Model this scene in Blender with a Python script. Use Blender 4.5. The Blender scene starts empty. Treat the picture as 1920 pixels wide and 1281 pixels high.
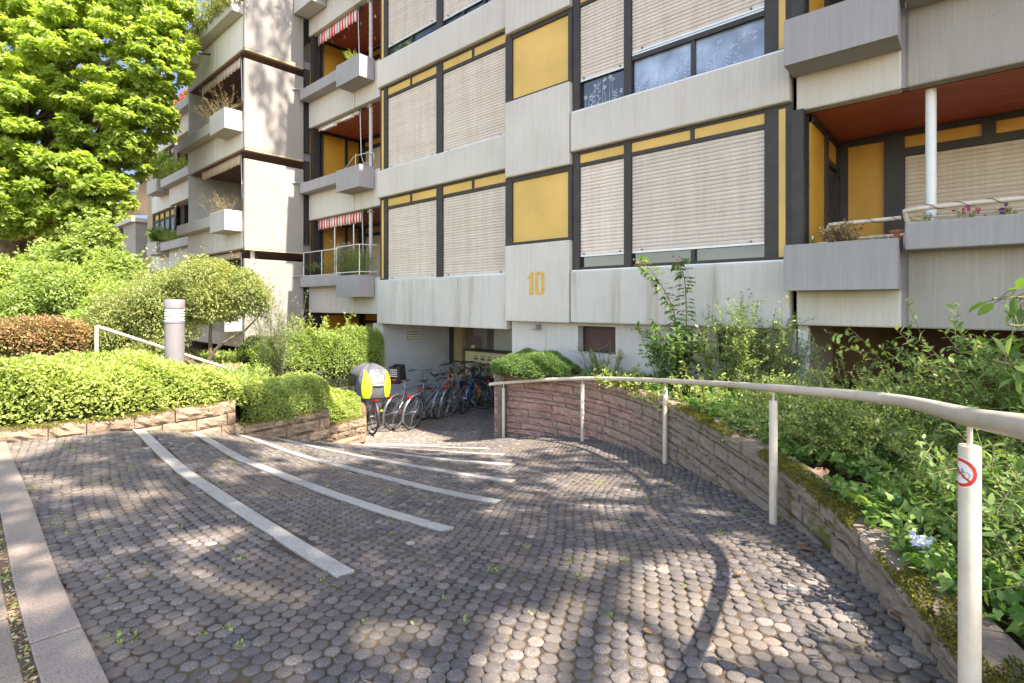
import bpy, math, random
import numpy as np
from mathutils import Vector, Matrix
R = math.radians
random.seed(7)
rng = np.random.default_rng(7)
sc = bpy.context.scene
# ------------------------------------------------------------------ camera, sky, sun, exposure
CA, CB = .7452, .6669            # camera right = (CA, CB), camera forward = (-CB, CA); eye at the origin
F0, HZ, CX = 980., 568., 960.
cam = bpy.data.cameras.new('camera'); co = bpy.data.objects.new('camera', cam); sc.collection.objects.link(co)
co.location = (0, 0, 0); co.rotation_euler = (R(90), 0, math.atan2(CB, CA))
cam.sensor_width = 36; cam.lens = F0 / 1920 * 36; cam.shift_y = -(640.5 - HZ) / 1920
cam.clip_start = .05; cam.clip_end = 2000
sc.camera = co
SUN_EL, SUN_AZ = 52, 3.5         # degrees; azimuth from +X towards +Y
w = bpy.data.worlds.new("World"); sc.world = w; w.use_nodes = True
wn = w.node_tree; wn.nodes.clear()
wo = wn.nodes.new('ShaderNodeOutputWorld'); wb = wn.nodes.new('ShaderNodeBackground'); ws = wn.nodes.new('ShaderNodeTexSky')
ws.sky_type = 'NISHITA'; ws.sun_disc = False; ws.sun_elevation = R(SUN_EL); ws.sun_rotation = R(90 - SUN_AZ)
ws.air_density = 1.0; ws.dust_density = .4; ws.ozone_density = 1.0
wb.inputs[1].default_value = .15
wt = wn.nodes.new('ShaderNodeMix'); wt.data_type = 'RGBA'; wt.blend_type = 'MULTIPLY'; wt.inputs[0].default_value = 1; wt.inputs[7].default_value = (1, .842, .71, 1)
wn.links.new(ws.outputs[0], wt.inputs[6]); wn.links.new(wt.outputs[2], wb.inputs[0]); wn.links.new(wb.outputs[0], wo.inputs[0])
sl = bpy.data.lights.new('sun', 'SUN'); so = bpy.data.objects.new('sun', sl); sc.collection.objects.link(so)
sl.energy = 2.7; sl.angle = R(.55); sl.color = (1, .93, .82)
sd = Vector((math.cos(R(SUN_EL)) * math.cos(R(SUN_AZ)), math.cos(R(SUN_EL)) * math.sin(R(SUN_AZ)), math.sin(R(SUN_EL))))
so.rotation_euler = sd.to_track_quat('Z', 'Y').to_euler(); so.location = (10, 0, 20)
sc.view_settings.view_transform = 'Standard'; sc.view_settings.look = 'None'; sc.view_settings.gamma = 1
sc.view_settings.exposure = 2.56
def sky_backdrop():
    m = bpy.data.materials.new('clear_blue_sky'); m.use_nodes = True; nt = m.node_tree; nt.nodes.clear(); e = nt.nodes.new('ShaderNodeEmission'); o = nt.nodes.new('ShaderNodeOutputMaterial')
    tc = nt.nodes.new('ShaderNodeTexCoord'); sx = nt.nodes.new('ShaderNodeSeparateXYZ'); mr = nt.nodes.new('ShaderNodeMapRange'); mr.inputs[1].default_value = 0; mr.inputs[2].default_value = 380; rp_ = nt.nodes.new('ShaderNodeValToRGB')
    rp_.color_ramp.elements[0].color = (.52, .64, .92, 1); rp_.color_ramp.elements[1].color = (.24, .38, .80, 1); nt.links.new(tc.outputs['Object'], sx.inputs[0]); nt.links.new(sx.outputs[2], mr.inputs[0]); nt.links.new(mr.outputs[0], rp_.inputs[0]); nt.links.new(rp_.outputs[0], e.inputs[0])
    e.inputs[1].default_value = .19; nt.links.new(e.outputs[0], o.inputs[0]); V = []; F = []; n = 24
    for i in range(n+1):
        a = math.pi*(.62+.62*i/n)
        for z, r_ in ((-30, 500), (150, 500), (300, 470), (420, 400)): V.append((r_*math.cos(a), r_*math.sin(a), z))
    for i in range(n):
        for j in range(3): F.append((4*i+j, 4*i+4+j, 4*i+5+j, 4*i+1+j))
    me = bpy.data.meshes.new('sky'); me.from_pydata(V, [], F); me.materials.append(m); ob = bpy.data.objects.new('sky', me); sc.collection.objects.link(ob); ob['kind'] = 'structure'
sky_backdrop()
# ------------------------------------------------------------------ plan coordinates
def W(r, f): return (r * CA - f * CB, r * CB + f * CA)
def W3(r, f, z): x, y = W(r, f); return (x, y, z)
def U3(u, v, d): return W3((u - CX) / F0 * d, d, (HZ - v) / F0 * d)
def inv(x, y): return (x * CA + y * CB, -x * CB + y * CA)
# ------------------------------------------------------------------ mesh helpers
def link(o): sc.collection.objects.link(o); return o
def smooth(me): me.polygons.foreach_set('use_smooth', np.ones(len(me.polygons), dtype=bool))
class MB:
    def __init__(s): s.v = []; s.f = []; s.sm = False
    def add(s, vs, fs):
        n = len(s.v); s.v += [tuple(p) for p in vs]; s.f += [tuple(i + n for i in f) for f in fs]; return s
    def box(s, x0, x1, y0, y1, z0, z1):
        if x0 > x1: x0, x1 = x1, x0
        if y0 > y1: y0, y1 = y1, y0
        if z0 > z1: z0, z1 = z1, z0
        return s.add([(x0,y0,z0),(x1,y0,z0),(x1,y1,z0),(x0,y1,z0),(x0,y0,z1),(x1,y0,z1),(x1,y1,z1),(x0,y1,z1)],
                     [(0,3,2,1),(4,5,6,7),(0,1,5,4),(1,2,6,5),(2,3,7,6),(3,0,4,7)])
    def prism(s, poly, z0, z1):
        n = len(poly); a = sum(poly[i][0]*poly[(i+1)%n][1]-poly[(i+1)%n][0]*poly[i][1] for i in range(n))
        if a < 0: poly = poly[::-1]
        return s.add([(p[0],p[1],z0) for p in poly]+[(p[0],p[1],z1) for p in poly],
                     [tuple(range(n))[::-1], tuple(range(n, 2*n))]+[(i,(i+1)%n,n+(i+1)%n,n+i) for i in range(n)])
    def tube(s, pts, r, n=10, closed=False, cap=True):
        pts = [Vector(p) for p in pts]; m = len(pts); rs = r if isinstance(r, (list, tuple)) else [r]*m
        up = None; vs = []
        for i, p in enumerate(pts):
            if closed: t = (pts[(i+1)%m]-pts[i-1])
            else: t = pts[min(i+1,m-1)]-pts[max(i-1,0)]
            t = t.normalized() if t.length > 1e-9 else Vector((0,0,1))
            if up is None: up = Vector((0,0,1)) if abs(t.z) < .9 else Vector((1,0,0))
            a = t.cross(up)
            if a.length < 1e-6: a = t.cross(Vector((1,0,0)))
            a.normalize(); b = a.cross(t); up = b
            for k in range(n):
                th = 2*math.pi*k/n; vs.append(p+(a*math.cos(th)+b*math.sin(th))*rs[i])
        fs = []
        for i in range(m if closed else m-1):
            j = (i+1) % m
            for k in range(n): fs.append((i*n+k, i*n+(k+1)%n, j*n+(k+1)%n, j*n+k))
        if cap and not closed: fs += [tuple(range(n))[::-1], tuple(range((m-1)*n, m*n))]
        s.sm = True
        return s.add(vs, fs)
    def lathe(s, prof, c=(0,0,0), n=20):   # prof: list (radius, z)
        vs = [(c[0]+p[0]*math.cos(2*math.pi*k/n), c[1]+p[0]*math.sin(2*math.pi*k/n), c[2]+p[1]) for p in prof for k in range(n)]
        fs = [(i*n+k, i*n+(k+1)%n, (i+1)*n+(k+1)%n, (i+1)*n+k) for i in range(len(prof)-1) for k in range(n)]
        fs += [tuple(range(n))[::-1], tuple(range((len(prof)-1)*n, len(prof)*n))]
        return s.add(vs, fs)
    def grid(s, P):   # P: rows x cols of points
        a, b = len(P), len(P[0])
        return s.add([p for row in P for p in row], [(i*b+j, i*b+j+1, (i+1)*b+j+1, (i+1)*b+j) for i in range(a-1) for j in range(b-1)])
    def build(s, name, mat, parent=None, bevel=0, seg=2, sm=None):
        me = bpy.data.meshes.new(name); me.from_pydata(s.v, [], s.f); me.materials.append(mat)
        o = link(bpy.data.objects.new(name, me))
        if parent is not None: o.parent = parent
        if (s.sm if sm is None else sm):
            smooth(me)
            try: me.set_sharp_from_angle(angle=R(40))
            except Exception: pass
        if bevel:
            m = o.modifiers.new('bevel', 'BEVEL'); m.width = bevel; m.segments = seg; m.limit_method = 'ANGLE'
        return o
def npmesh(name, V, Fl, mat, parent=None, attr=None):
    """V (n,3); Fl list of (m,k) index arrays"""
    me = bpy.data.meshes.new(name); V = np.asarray(V, dtype=np.float32)
    me.vertices.add(len(V)); me.vertices.foreach_set('co', V.ravel())
    tot = sum(f.size for f in Fl); nf = sum(len(f) for f in Fl)
    me.loops.add(tot); me.polygons.add(nf)
    me.loops.foreach_set('vertex_index', np.concatenate([f.ravel() for f in Fl]).astype(np.int32))
    ls = []; o0 = 0
    for f in Fl:
        ls.append(o0 + np.arange(len(f))*f.shape[1]); o0 += f.size
    me.polygons.foreach_set('loop_start', np.concatenate(ls).astype(np.int32))
    try: me.polygons.foreach_set('loop_total', np.concatenate([np.full(len(f), f.shape[1]) for f in Fl]).astype(np.int32))
    except Exception: pass
    me.update(calc_edges=True)
    if attr is not None:
        a = me.attributes.new('tone', 'FLOAT', 'POINT'); a.data.foreach_set('value', np.asarray(attr, dtype=np.float32))
    me.materials.append(mat)
    o = link(bpy.data.objects.new(name, me))
    if parent is not None: o.parent = parent
    return o
def tag(o, label, cat, group=None):
    o['label'] = label; o['category'] = cat
    if group: o['group'] = group
    return o
def thing(name, label, cat, group=None, loc=(0,0,0)):
    o = link(bpy.data.objects.new(name, None)); o.location = loc; o.empty_display_size = .1
    return tag(o, label, cat, group)
def struct(o): o['kind'] = 'structure'; return o
# ------------------------------------------------------------------ materials
def mat(name):
    m = bpy.data.materials.new(name); m.use_nodes = True; nt = m.node_tree
    return m, nt, nt.nodes['Principled BSDF'], nt.nodes, nt.links
def nd(nt, typ, **k):
    n = nt.nodes.new(typ)
    for a, b in k.items():
        if a.startswith('i_'): n.inputs[a[2:]].default_value = b
        else: setattr(n, a, b)
    return n
def noise(nt, scale, detail=4, rough=.55, vec=None, mapscale=None):
    n = nd(nt, 'ShaderNodeTexNoise'); n.inputs['Scale'].default_value = scale; n.inputs['Detail'].default_value = detail; n.inputs['Roughness'].default_value = rough
    tc = nd(nt, 'ShaderNodeTexCoord'); src = tc.outputs['Object']
    if mapscale:
        mp = nd(nt, 'ShaderNodeMapping'); mp.inputs['Scale'].default_value = mapscale; nt.links.new(src, mp.inputs[0]); src = mp.outputs[0]
    nt.links.new(src, n.inputs['Vector']); return n
def ramp(nt, src, stops):
    r = nd(nt, 'ShaderNodeValToRGB'); e = r.color_ramp.elements
    e[0].position = stops[0][0]; e[0].color = (*stops[0][1], 1); e[1].position = stops[-1][0]; e[1].color = (*stops[-1][1], 1)
    for p, c in stops[1:-1]: x = e.new(p); x.color = (*c, 1)
    nt.links.new(src, r.inputs[0]); return r
def mix(nt, a, b, fac, mode='MIX'):
    m = nd(nt, 'ShaderNodeMix', data_type='RGBA', blend_type=mode)
    for i, s in ((6, a), (7, b), (0, fac)):
        if isinstance(s, (int, float)): m.inputs[i].default_value = s
        elif isinstance(s, tuple): m.inputs[i].default_value = (*s, 1)
        else: nt.links.new(s, m.inputs[i])
    return m.outputs[2]
def bump(nt, bs, h, strength=.3, dist=.02, prev=None):
    b = nd(nt, 'ShaderNodeBump'); b.inputs['Strength'].default_value = strength; b.inputs['Distance'].default_value = dist
    nt.links.new(h, b.inputs['Height'])
    if prev is not None: nt.links.new(prev, b.inputs['Normal'])
    nt.links.new(b.outputs[0], bs.inputs['Normal']); return b.outputs[0]
def simple(name, c, rough=.6, metal=0, var=.12, vs=6, bmp=.1, bs=60, spec=.5):
    m, nt, b, N, L = mat(name); b.inputs['Roughness'].default_value = rough; b.inputs['Metallic'].default_value = metal
    b.inputs['Specular IOR Level'].default_value = spec
    n = noise(nt, vs); d = tuple(x*(1-var) for x in c); e = tuple(min(1, x*(1+var)) for x in c)
    r = ramp(nt, n.outputs[0], [(.3, d), (.7, e)]); L.new(r.outputs[0], b.inputs['Base Color'])
    if bmp: bump(nt, b, noise(nt, bs).outputs[0], bmp, .01)
    return m
def concrete(name, c, stain=.5, algae=.0):
    m, nt, b, N, L = mat(name); b.inputs['Roughness'].default_value = .85; b.inputs['Specular IOR Level'].default_value = .25
    big = noise(nt, .8, 5, .6); col = ramp(nt, big.outputs[0], [(.3, tuple(x*.9 for x in c)), (.7, tuple(min(1, x*1.06) for x in c))]).outputs[0]
    fine = noise(nt, 1, 3, .6, mapscale=(42, 42, 1.1)); col = mix(nt, col, ramp(nt, fine.outputs[0], [(.3, (.86,.86,.86)), (.65, (1,1,1))]).outputs[0], .8, 'MULTIPLY')
    st = noise(nt, 1, 4, .65, mapscale=(5.5, 5.5, .45)); msk = ramp(nt, st.outputs[0], [(.53, (0,0,0)), (.72, (1,1,1))]).outputs[0]
    sm_ = nd(nt, 'ShaderNodeMath', operation='MULTIPLY'); L.new(msk, sm_.inputs[0]); sm_.inputs[1].default_value = stain
    col = mix(nt, col, (c[0]*.66, c[1]*.60, c[2]*.5), sm_.outputs[0])
    pit = noise(nt, 14, 3, .7); pm = ramp(nt, pit.outputs[0], [(.70, (0,0,0)), (.76, (1,1,1))]).outputs[0]
    pmm = nd(nt, 'ShaderNodeMath', operation='MULTIPLY'); L.new(pm, pmm.inputs[0]); pmm.inputs[1].default_value = .5
    col = mix(nt, col, (c[0]*.5, c[1]*.47, c[2]*.42), pmm.outputs[0])
    L.new(col, b.inputs['Base Color'])
    bd = noise(nt, 1, 2, .5, mapscale=(70, 70, 3)); n1 = bump(nt, b, bd.outputs[0], .35, .006)
    bump(nt, b, noise(nt, 26, 4).outputs[0], .25, .006, n1)
    return m
M = {}
M['conc'] = concrete('concrete_light', (.56, .51, .45), .3)
M['conc_grey'] = concrete('concrete_planter', (.32, .295, .29), .25)
M['conc_warm'] = concrete('concrete_warm', (.34, .305, .27), .2)
M['conc_stain'] = concrete('concrete_stained', (.54, .505, .455), .8)
M['render'] = simple('render_paint', (.50, .50, .49), .9, var=.06, vs=3, bmp=.3, bs=90)
M['frame'] = simple('dark_frame', (.040, .033, .029), .5, var=.2, vs=5, bmp=.05, spec=.3)
M['yellow'] = (lambda *a, **k: simple('yellow_panel', (.60, .375, .09), .55, var=.16, vs=1.1, bmp=.04))('yellow_panel', (.60, .375, .09), .55, var=.08, vs=2.5, bmp=.04)
M['orange'] = simple('loggia_panel', (.56, .29, .03), .6, var=.08, vs=2.5, bmp=.04)  # same yellow panel; orange bounce from the wood ceiling put into its colour
M['shutter'] = simple('shutter_slat', (.54, .455, .38), .55, var=.08, vs=4, bmp=.05)
M['shutter_y'] = simple('shutter_slat_tan', (.52, .44, .31), .55, var=.08, vs=4, bmp=.05)
M['alu'] = simple('pale_alu', (.6, .6, .58), .4, .3, var=.06)
M['cream'] = simple('cream_paint', (.58, .485, .375), .42, var=.06, vs=8, bmp=.12, bs=40)
M['white'] = simple('white_paint', (.7, .69, .66), .5, var=.05)
M['black'] = simple('black_plastic', (.02, .02, .022), .5, var=.2)
M['rubber'] = simple('tyre_rubber', (.035, .033, .032), .85, var=.3, vs=20)
M['steel'] = simple('steel', (.45, .45, .46), .3, .85, var=.1)
M['darksteel'] = simple('dark_steel', (.12, .12, .12), .45, .6, var=.2)
M['door'] = simple('dark_door', (.045, .032, .028), .5, var=.2)
M['gold'] = simple('stencil_gold', (.55, .34, .07), .7, var=.15, vs=30)
M['lampbody'] = simple('lamp_taupe', (.21, .185, .19), .5, var=.06)
M['brown'] = simple('burlap', (.20, .13, .075), .9, var=.3, vs=12, bmp=.5, bs=120)
M['cardboard'] = simple('cardboard', (.32, .21, .12), .8)
def wood(name='red_wood_planks', c1=(.34, .065, .03), c2=(.58, .13, .06)):
    m, nt, b, N, L = mat(name); b.inputs['Roughness'].default_value = .55
    tc = nd(nt, 'ShaderNodeTexCoord'); sx = nd(nt, 'ShaderNodeSeparateXYZ'); L.new(tc.outputs['Object'], sx.inputs[0])
    mm = nd(nt, 'ShaderNodeMath', operation='FRACT'); ml = nd(nt, 'ShaderNodeMath', operation='MULTIPLY'); ml.inputs[1].default_value = 11
    L.new(sx.outputs[1], ml.inputs[0]); L.new(ml.outputs[0], mm.inputs[0])
    g = ramp(nt, mm.outputs[0], [(.0, (0,0,0)), (.09, (1,1,1))])
    n = noise(nt, 1, 4, .6, mapscale=(2, 30, 30)); c = ramp(nt, n.outputs[0], [(.3, c1), (.7, c2)]).outputs[0]
    L.new(mix(nt, (.03, .01, .006), c, g.outputs[0]), b.inputs['Base Color'])
    bump(nt, b, g.outputs[0], .6, .01); return m
M['wood'] = wood(); M['wood_b'] = wood('brown_wood_planks', (.16, .07, .05), (.27, .13, .09))
def painted():
    m, nt, b, N, L = mat('cream_paint_worn'); b.inputs['Roughness'].default_value = .4
    n = noise(nt, 7, 5, .7); c = ramp(nt, n.outputs[0], [(.3, (.50,.415,.32)), (.6, (.60,.50,.39))]).outputs[0]
    s_ = noise(nt, 55, 4, .8); k = ramp(nt, s_.outputs[0], [(.665, (0,0,0)), (.70, (1,1,1))]).outputs[0]; c = mix(nt, c, (.16,.095,.05), k)
    v = noise(nt, 1, 4, .7, mapscale=(25, 25, 2)); k2 = ramp(nt, v.outputs[0], [(.55, (0,0,0)), (.8, (.6,.6,.6))]).outputs[0]; c = mix(nt, c, (.34,.26,.18), k2)
    L.new(c, b.inputs['Base Color']); bump(nt, b, noise(nt, 30, 4, .6).outputs[0], .15, .006); return m
M['cream'] = painted()
def shutterm(name, c):
    m, nt, b, N, L = mat(name); b.inputs['Roughness'].default_value = .55
    oi = nd(nt, 'ShaderNodeObjectInfo'); g = ramp(nt, oi.outputs['Random'], [(0, tuple(x*.9 for x in c)), (1, tuple(x*1.08 for x in c))]).outputs[0]
    v = noise(nt, 1, 4, .7, mapscale=(9, 9, .7)); col = mix(nt, g, ramp(nt, v.outputs[0], [(.3, (.82,.79,.76)), (.6, (1,1,1))]).outputs[0], .8, 'MULTIPLY')
    h = noise(nt, 1, 3, .6, mapscale=(.6, .6, 17)); col = mix(nt, col, ramp(nt, h.outputs[0], [(.35, (.88,.86,.84)), (.6, (1,1,1))]).outputs[0], .8, 'MULTIPLY')
    L.new(col, b.inputs['Base Color']); return m
M['shutter'] = shutterm('shutter_slat_worn', (.66, .565, .48)); M['shutter_y'] = shutterm('shutter_slat_worn_tan', (.62, .52, .38))
def glass(name, c, rough=.03):
    m, nt, b, N, L = mat(name); b.inputs['Base Color'].default_value = (*c, 1); b.inputs['Roughness'].default_value = rough
    b.inputs['Metallic'].default_value = .0; b.inputs['Coat Weight'].default_value = .35; b.inputs['Coat Roughness'].default_value = .02; b.inputs['IOR'].default_value = 1.6
    n = noise(nt, 2.2, 2); r = ramp(nt, n.outputs[0], [(.35, tuple(x*.6 for x in c)), (.65, tuple(x*1.5 for x in c))]); L.new(r.outputs[0], b.inputs['Base Color'])
    bump(nt, b, noise(nt, 1.3, 1).outputs[0], .04, .02)
    return m
M['glass'] = glass('window_glass', (.03, .035, .045))
M['glass_sky'] = glass('window_glass_sky_tint', (.26, .31, .42))  # blue of the reflected sky is put into this base colour
def leafmat(name, c1, c2, c3=None, trans=.35, rough=.5):
    m, nt, b, N, L = mat(name); out = N['Material Output']; N.remove(b)
    ge = nd(nt, 'ShaderNodeNewGeometry'); st = [(0, c1), (.6, c2)] + ([(1, c3)] if c3 else [(1, tuple(x*1.15 for x in c2))])
    r = ramp(nt, ge.outputs['Random Per Island'], st)
    n = noise(nt, .9, 2); col = mix(nt, r.outputs[0], ramp(nt, n.outputs[0], [(.35, (.72,.78,.8)), (.65, (1.0,1.0,.9))]).outputs[0], .7, 'MULTIPLY')
    p = nd(nt, 'ShaderNodeBsdfPrincipled'); p.inputs['Roughness'].default_value = rough; p.inputs['Specular IOR Level'].default_value = .35
    L.new(col, p.inputs['Base Color'])
    t = nd(nt, 'ShaderNodeBsdfTranslucent'); tcx = mix(nt, col, (1.5, 1.5, .65), .95, 'MULTIPLY'); L.new(tcx, t.inputs[0])
    mx = nd(nt, 'ShaderNodeMixShader'); mx.inputs[0].default_value = trans
    L.new(p.outputs[0], mx.inputs[1]); L.new(t.outputs[0], mx.inputs[2]); L.new(mx.outputs[0], out.inputs[0]); return m
M['l_maple'] = leafmat('leaf_maple', (.25, .34, .06), (.38, .46, .10), (.50, .56, .20), .58)
M['l_hedge'] = leafmat('leaf_hedge_lime', (.27, .35, .07), (.42, .48, .13), (.56, .57, .23), .45)
M['l_bush'] = leafmat('leaf_bush', (.22, .31, .06), (.35, .43, .12), (.48, .50, .20), .45)
M['l_olive'] = leafmat('leaf_olive', (.21, .25, .07), (.35, .38, .13), (.48, .42, .20), .4)
M['l_red'] = leafmat('leaf_red', (.32, .13, .08), (.42, .26, .12), (.36, .38, .12), .3)
M['l_dark'] = leafmat('leaf_dark', (.08, .15, .04), (.16, .25, .06), (.27, .35, .11), .4)
M['l_ivy'] = leafmat('leaf_ivy', (.08, .17, .045), (.17, .28, .06), (.30, .39, .11), .4, .45)
M['l_mid'] = leafmat('leaf_mid', (.15, .23, .055), (.27, .36, .10), (.42, .46, .20), .45)
M['l_silver'] = leafmat('leaf_silver', (.16, .20, .12), (.26, .30, .18), (.34, .37, .26), .3)
M['l_dry'] = leafmat('leaf_dry', (.25, .15, .07), (.42, .30, .17), (.5, .40, .25), .2, .8)
M['l_pink'] = leafmat('petal_pink', (.45, .03, .16), (.55, .05, .22), None, .3)
M['l_purple'] = leafmat('petal_purple', (.06, .01, .09), (.12, .02, .16), None, .2)
M['l_redf'] = leafmat('petal_red', (.55, .01, .02), (.65, .02, .03), None, .3)
M['l_lav'] = leafmat('petal_lavender', (.30, .27, .42), (.42, .38, .5), None, .3)
M['l_shade'] = leafmat('leaf_shade_tree', (.04, .08, .015), (.08, .14, .03), None, .3)
M['bark'] = simple('bark', (.14, .10, .065), .95, var=.5, vs=9, bmp=1, bs=22)
M['stem'] = simple('stem', (.14, .12, .05), .8, var=.3)
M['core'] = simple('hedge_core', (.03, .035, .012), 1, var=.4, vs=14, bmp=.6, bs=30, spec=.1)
def ground_mat():
    m, nt, b, N, L = mat('soil'); b.inputs['Roughness'].default_value = 1; b.inputs['Specular IOR Level'].default_value = .1
    n = noise(nt, 5, 6, .7); c = ramp(nt, n.outputs[0], [(.3, (.06,.042,.028)), (.5, (.12,.085,.055)), (.62, (.17,.13,.085)), (.75, (.09,.10,.03))])
    L.new(c.outputs[0], b.inputs['Base Color']); bump(nt, b, noise(nt, 25, 6, .7).outputs[0], .8, .03); return m
M['soil'] = ground_mat()
def joint_mat():
    m, nt, b, N, L = mat('joint_soil'); b.inputs['Roughness'].default_value = 1; b.inputs['Specular IOR Level'].default_value = .1
    n = noise(nt, 2.2, 6, .75); c = ramp(nt, n.outputs[0], [(.3, (.06,.043,.032)), (.5, (.11,.08,.055)), (.6, (.13,.10,.055)), (.72, (.09,.095,.028))])
    L.new(c.outputs[0], b.inputs['Base Color']); bump(nt, b, noise(nt, 90, 5, .7).outputs[0], .6, .006); return m
M['joint'] = joint_mat()
def paver_mat():
    m, nt, b, N, L = mat('paver_stone'); b.inputs['Roughness'].default_value = .8; b.inputs['Specular IOR Level'].default_value = .3
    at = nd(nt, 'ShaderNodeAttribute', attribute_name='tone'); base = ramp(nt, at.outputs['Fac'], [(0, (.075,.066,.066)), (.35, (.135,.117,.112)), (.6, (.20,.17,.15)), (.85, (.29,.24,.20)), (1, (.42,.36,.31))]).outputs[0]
    sp = noise(nt, 150, 3, .85); s2 = ramp(nt, sp.outputs[0], [(.34, (.35,.34,.34)), (.47, (.9,.9,.9)), (.58, (1.15,1.13,1.1)), (.64, (2.4,2.3,2.2)), (.70, (3.6,3.4,3.2))]).outputs[0]
    col = mix(nt, base, s2, .85, 'MULTIPLY')
    d = noise(nt, 1.6, 6, .78); dm = ramp(nt, d.outputs[0], [(.42, (0,0,0)), (.62, (.8,.8,.8))]).outputs[0]
    col = mix(nt, col, (.18,.14,.105), dm); L.new(col, b.inputs['Base Color'])
    bump(nt, b, sp.outputs[0], .5, .004); return m
M['paver'] = paver_mat()
def granite(name, c):
    m, nt, b, N, L = mat(name); b.inputs['Roughness'].default_value = .75
    sp = noise(nt, 150, 2, .8); s2 = ramp(nt, sp.outputs[0], [(.36, (.5,.5,.5)), (.5, (1,1,1)), (.65, (1.25,1.25,1.25))]).outputs[0]
    ge = nd(nt, 'ShaderNodeNewGeometry'); g = ramp(nt, ge.outputs['Random Per Island'], [(0, tuple(x*.85 for x in c)), (1, tuple(x*1.1 for x in c))]).outputs[0]
    col = mix(nt, g, s2, .8, 'MULTIPLY'); n = noise(nt, 3, 5, .7); dm = ramp(nt, n.outputs[0], [(.5, (0,0,0)), (.75, (.6,.6,.6))]).outputs[0]
    col = mix(nt, col, (c[0]*.55, c[1]*.5, c[2]*.42), dm)
    L.new(col, b.inputs['Base Color']); bump(nt, b, sp.outputs[0], .4, .004); return m
M['granite'] = granite('pale_granite', (.41, .365, .32))
M['kerb'] = granite('kerb_stone', (.31, .24, .19))
M['slab'] = granite('sidewalk_slab', (.30, .23, .165))
def sandstone(name, c1, c2, c3, moss=.35):
    m, nt, b, N, L = mat(name); b.inputs['Roughness'].default_value = .95; b.inputs['Specular IOR Level'].default_value = .15
    ge = nd(nt, 'ShaderNodeNewGeometry'); g = ramp(nt, ge.outputs['Random Per Island'], [(0, c1), (.5, c2), (1, c3)]).outputs[0]
    n = noise(nt, 9, 6, .7); g = mix(nt, g, ramp(nt, n.outputs[0], [(.3, (.6,.6,.6)), (.65, (1.15,1.1,1.05))]).outputs[0], .9, 'MULTIPLY')
    at = nd(nt, 'ShaderNodeAttribute', attribute_name='tone')      # 1 = weathered grey stone, 0 = clean red stone
    g = mix(nt, g, mix(nt, (.17,.13,.10), (.34,.27,.21), n.outputs[0]), at.outputs['Fac'])
    n2 = noise(nt, 3.5, 5, .75); mk = ramp(nt, n2.outputs[0], [(.56, (0,0,0)), (.64, (1,1,1))]).outputs[0]
    k = nd(nt, 'ShaderNodeMath', operation='MULTIPLY'); L.new(mk, k.inputs[0]); k.inputs[1].default_value = moss
    k2 = nd(nt, 'ShaderNodeMath', operation='MULTIPLY'); L.new(k.outputs[0], k2.inputs[0]); L.new(at.outputs['Fac'], k2.inputs[1])
    g = mix(nt, g, (.12,.12,.02), k2.outputs[0])
    L.new(g, b.inputs['Base Color']); n1 = bump(nt, b, noise(nt, 12, 6, .65).outputs[0], .9, .03); n2_ = bump(nt, b, noise(nt, 38, 5, .75).outputs[0], .8, .014, n1); bump(nt, b, noise(nt, 120, 4, .7).outputs[0], .5, .005, n2_); return m
M['sand'] = sandstone('red_sandstone', (.41,.235,.19), (.48,.30,.25), (.34,.235,.18), .8)
M['sand_y'] = sandstone('weathered_sandstone', (.32,.22,.15), (.42,.31,.21), (.23,.15,.11), .8)
M['mortar'] = simple('mortar', (.16, .125, .10), 1, var=.4, vs=9, bmp=.6, bs=30, spec=.1)
def moss_mat():
    m, nt, b, N, L = mat('moss'); b.inputs['Roughness'].default_value = 1; b.inputs['Specular IOR Level'].default_value = .05
    n = noise(nt, 18, 5, .7); L.new(ramp(nt, n.outputs[0], [(.3, (.09,.095,.015)), (.5, (.20,.19,.03)), (.7, (.33,.29,.06))]).outputs[0], b.inputs['Base Color'])
    bump(nt, b, noise(nt, 110, 5, .8).outputs[0], 1, .02); return m
M['moss'] = moss_mat()
def stripes(name, a, b_, freq, axis=0):
    m, nt, b, N, L = mat(name); b.inputs['Roughness'].default_value = .9
    tc = nd(nt, 'ShaderNodeTexCoord'); sx = nd(nt, 'ShaderNodeSeparateXYZ'); L.new(tc.outputs['Object'], sx.inputs[0])
    ml = nd(nt, 'ShaderNodeMath', operation='MULTIPLY'); ml.inputs[1].default_value = freq; L.new(sx.outputs[axis], ml.inputs[0])
    fr = nd(nt, 'ShaderNodeMath', operation='FRACT'); L.new(ml.outputs[0], fr.inputs[0])
    gt = nd(nt, 'ShaderNodeMath', operation='GREATER_THAN'); gt.inputs[1].default_value = .5; L.new(fr.outputs[0], gt.inputs[0])
    L.new(mix(nt, a, b_, gt.outputs[0]), b.inputs['Base Color']); return m
M['awn_red'] = stripes('awning_red_white', (.55,.04,.04), (.66,.62,.55), 7)
M['awn_beige'] = stripes('awning_beige', (.48,.30,.20), (.58,.47,.34), 9)
M['awn_pink'] = stripes('awning_faded', (.50,.30,.26), (.60,.52,.46), 8)
def rooftile():
    m = simple('roof_tile', (.33, .13, .08), .9, var=.3, vs=8, bmp=.5, bs=20); return m
M['roof'] = rooftile()
def paint(name, c, rough=.35, metal=0): return simple(name, c, rough, metal, var=.08, vs=10, bmp=0)
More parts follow.
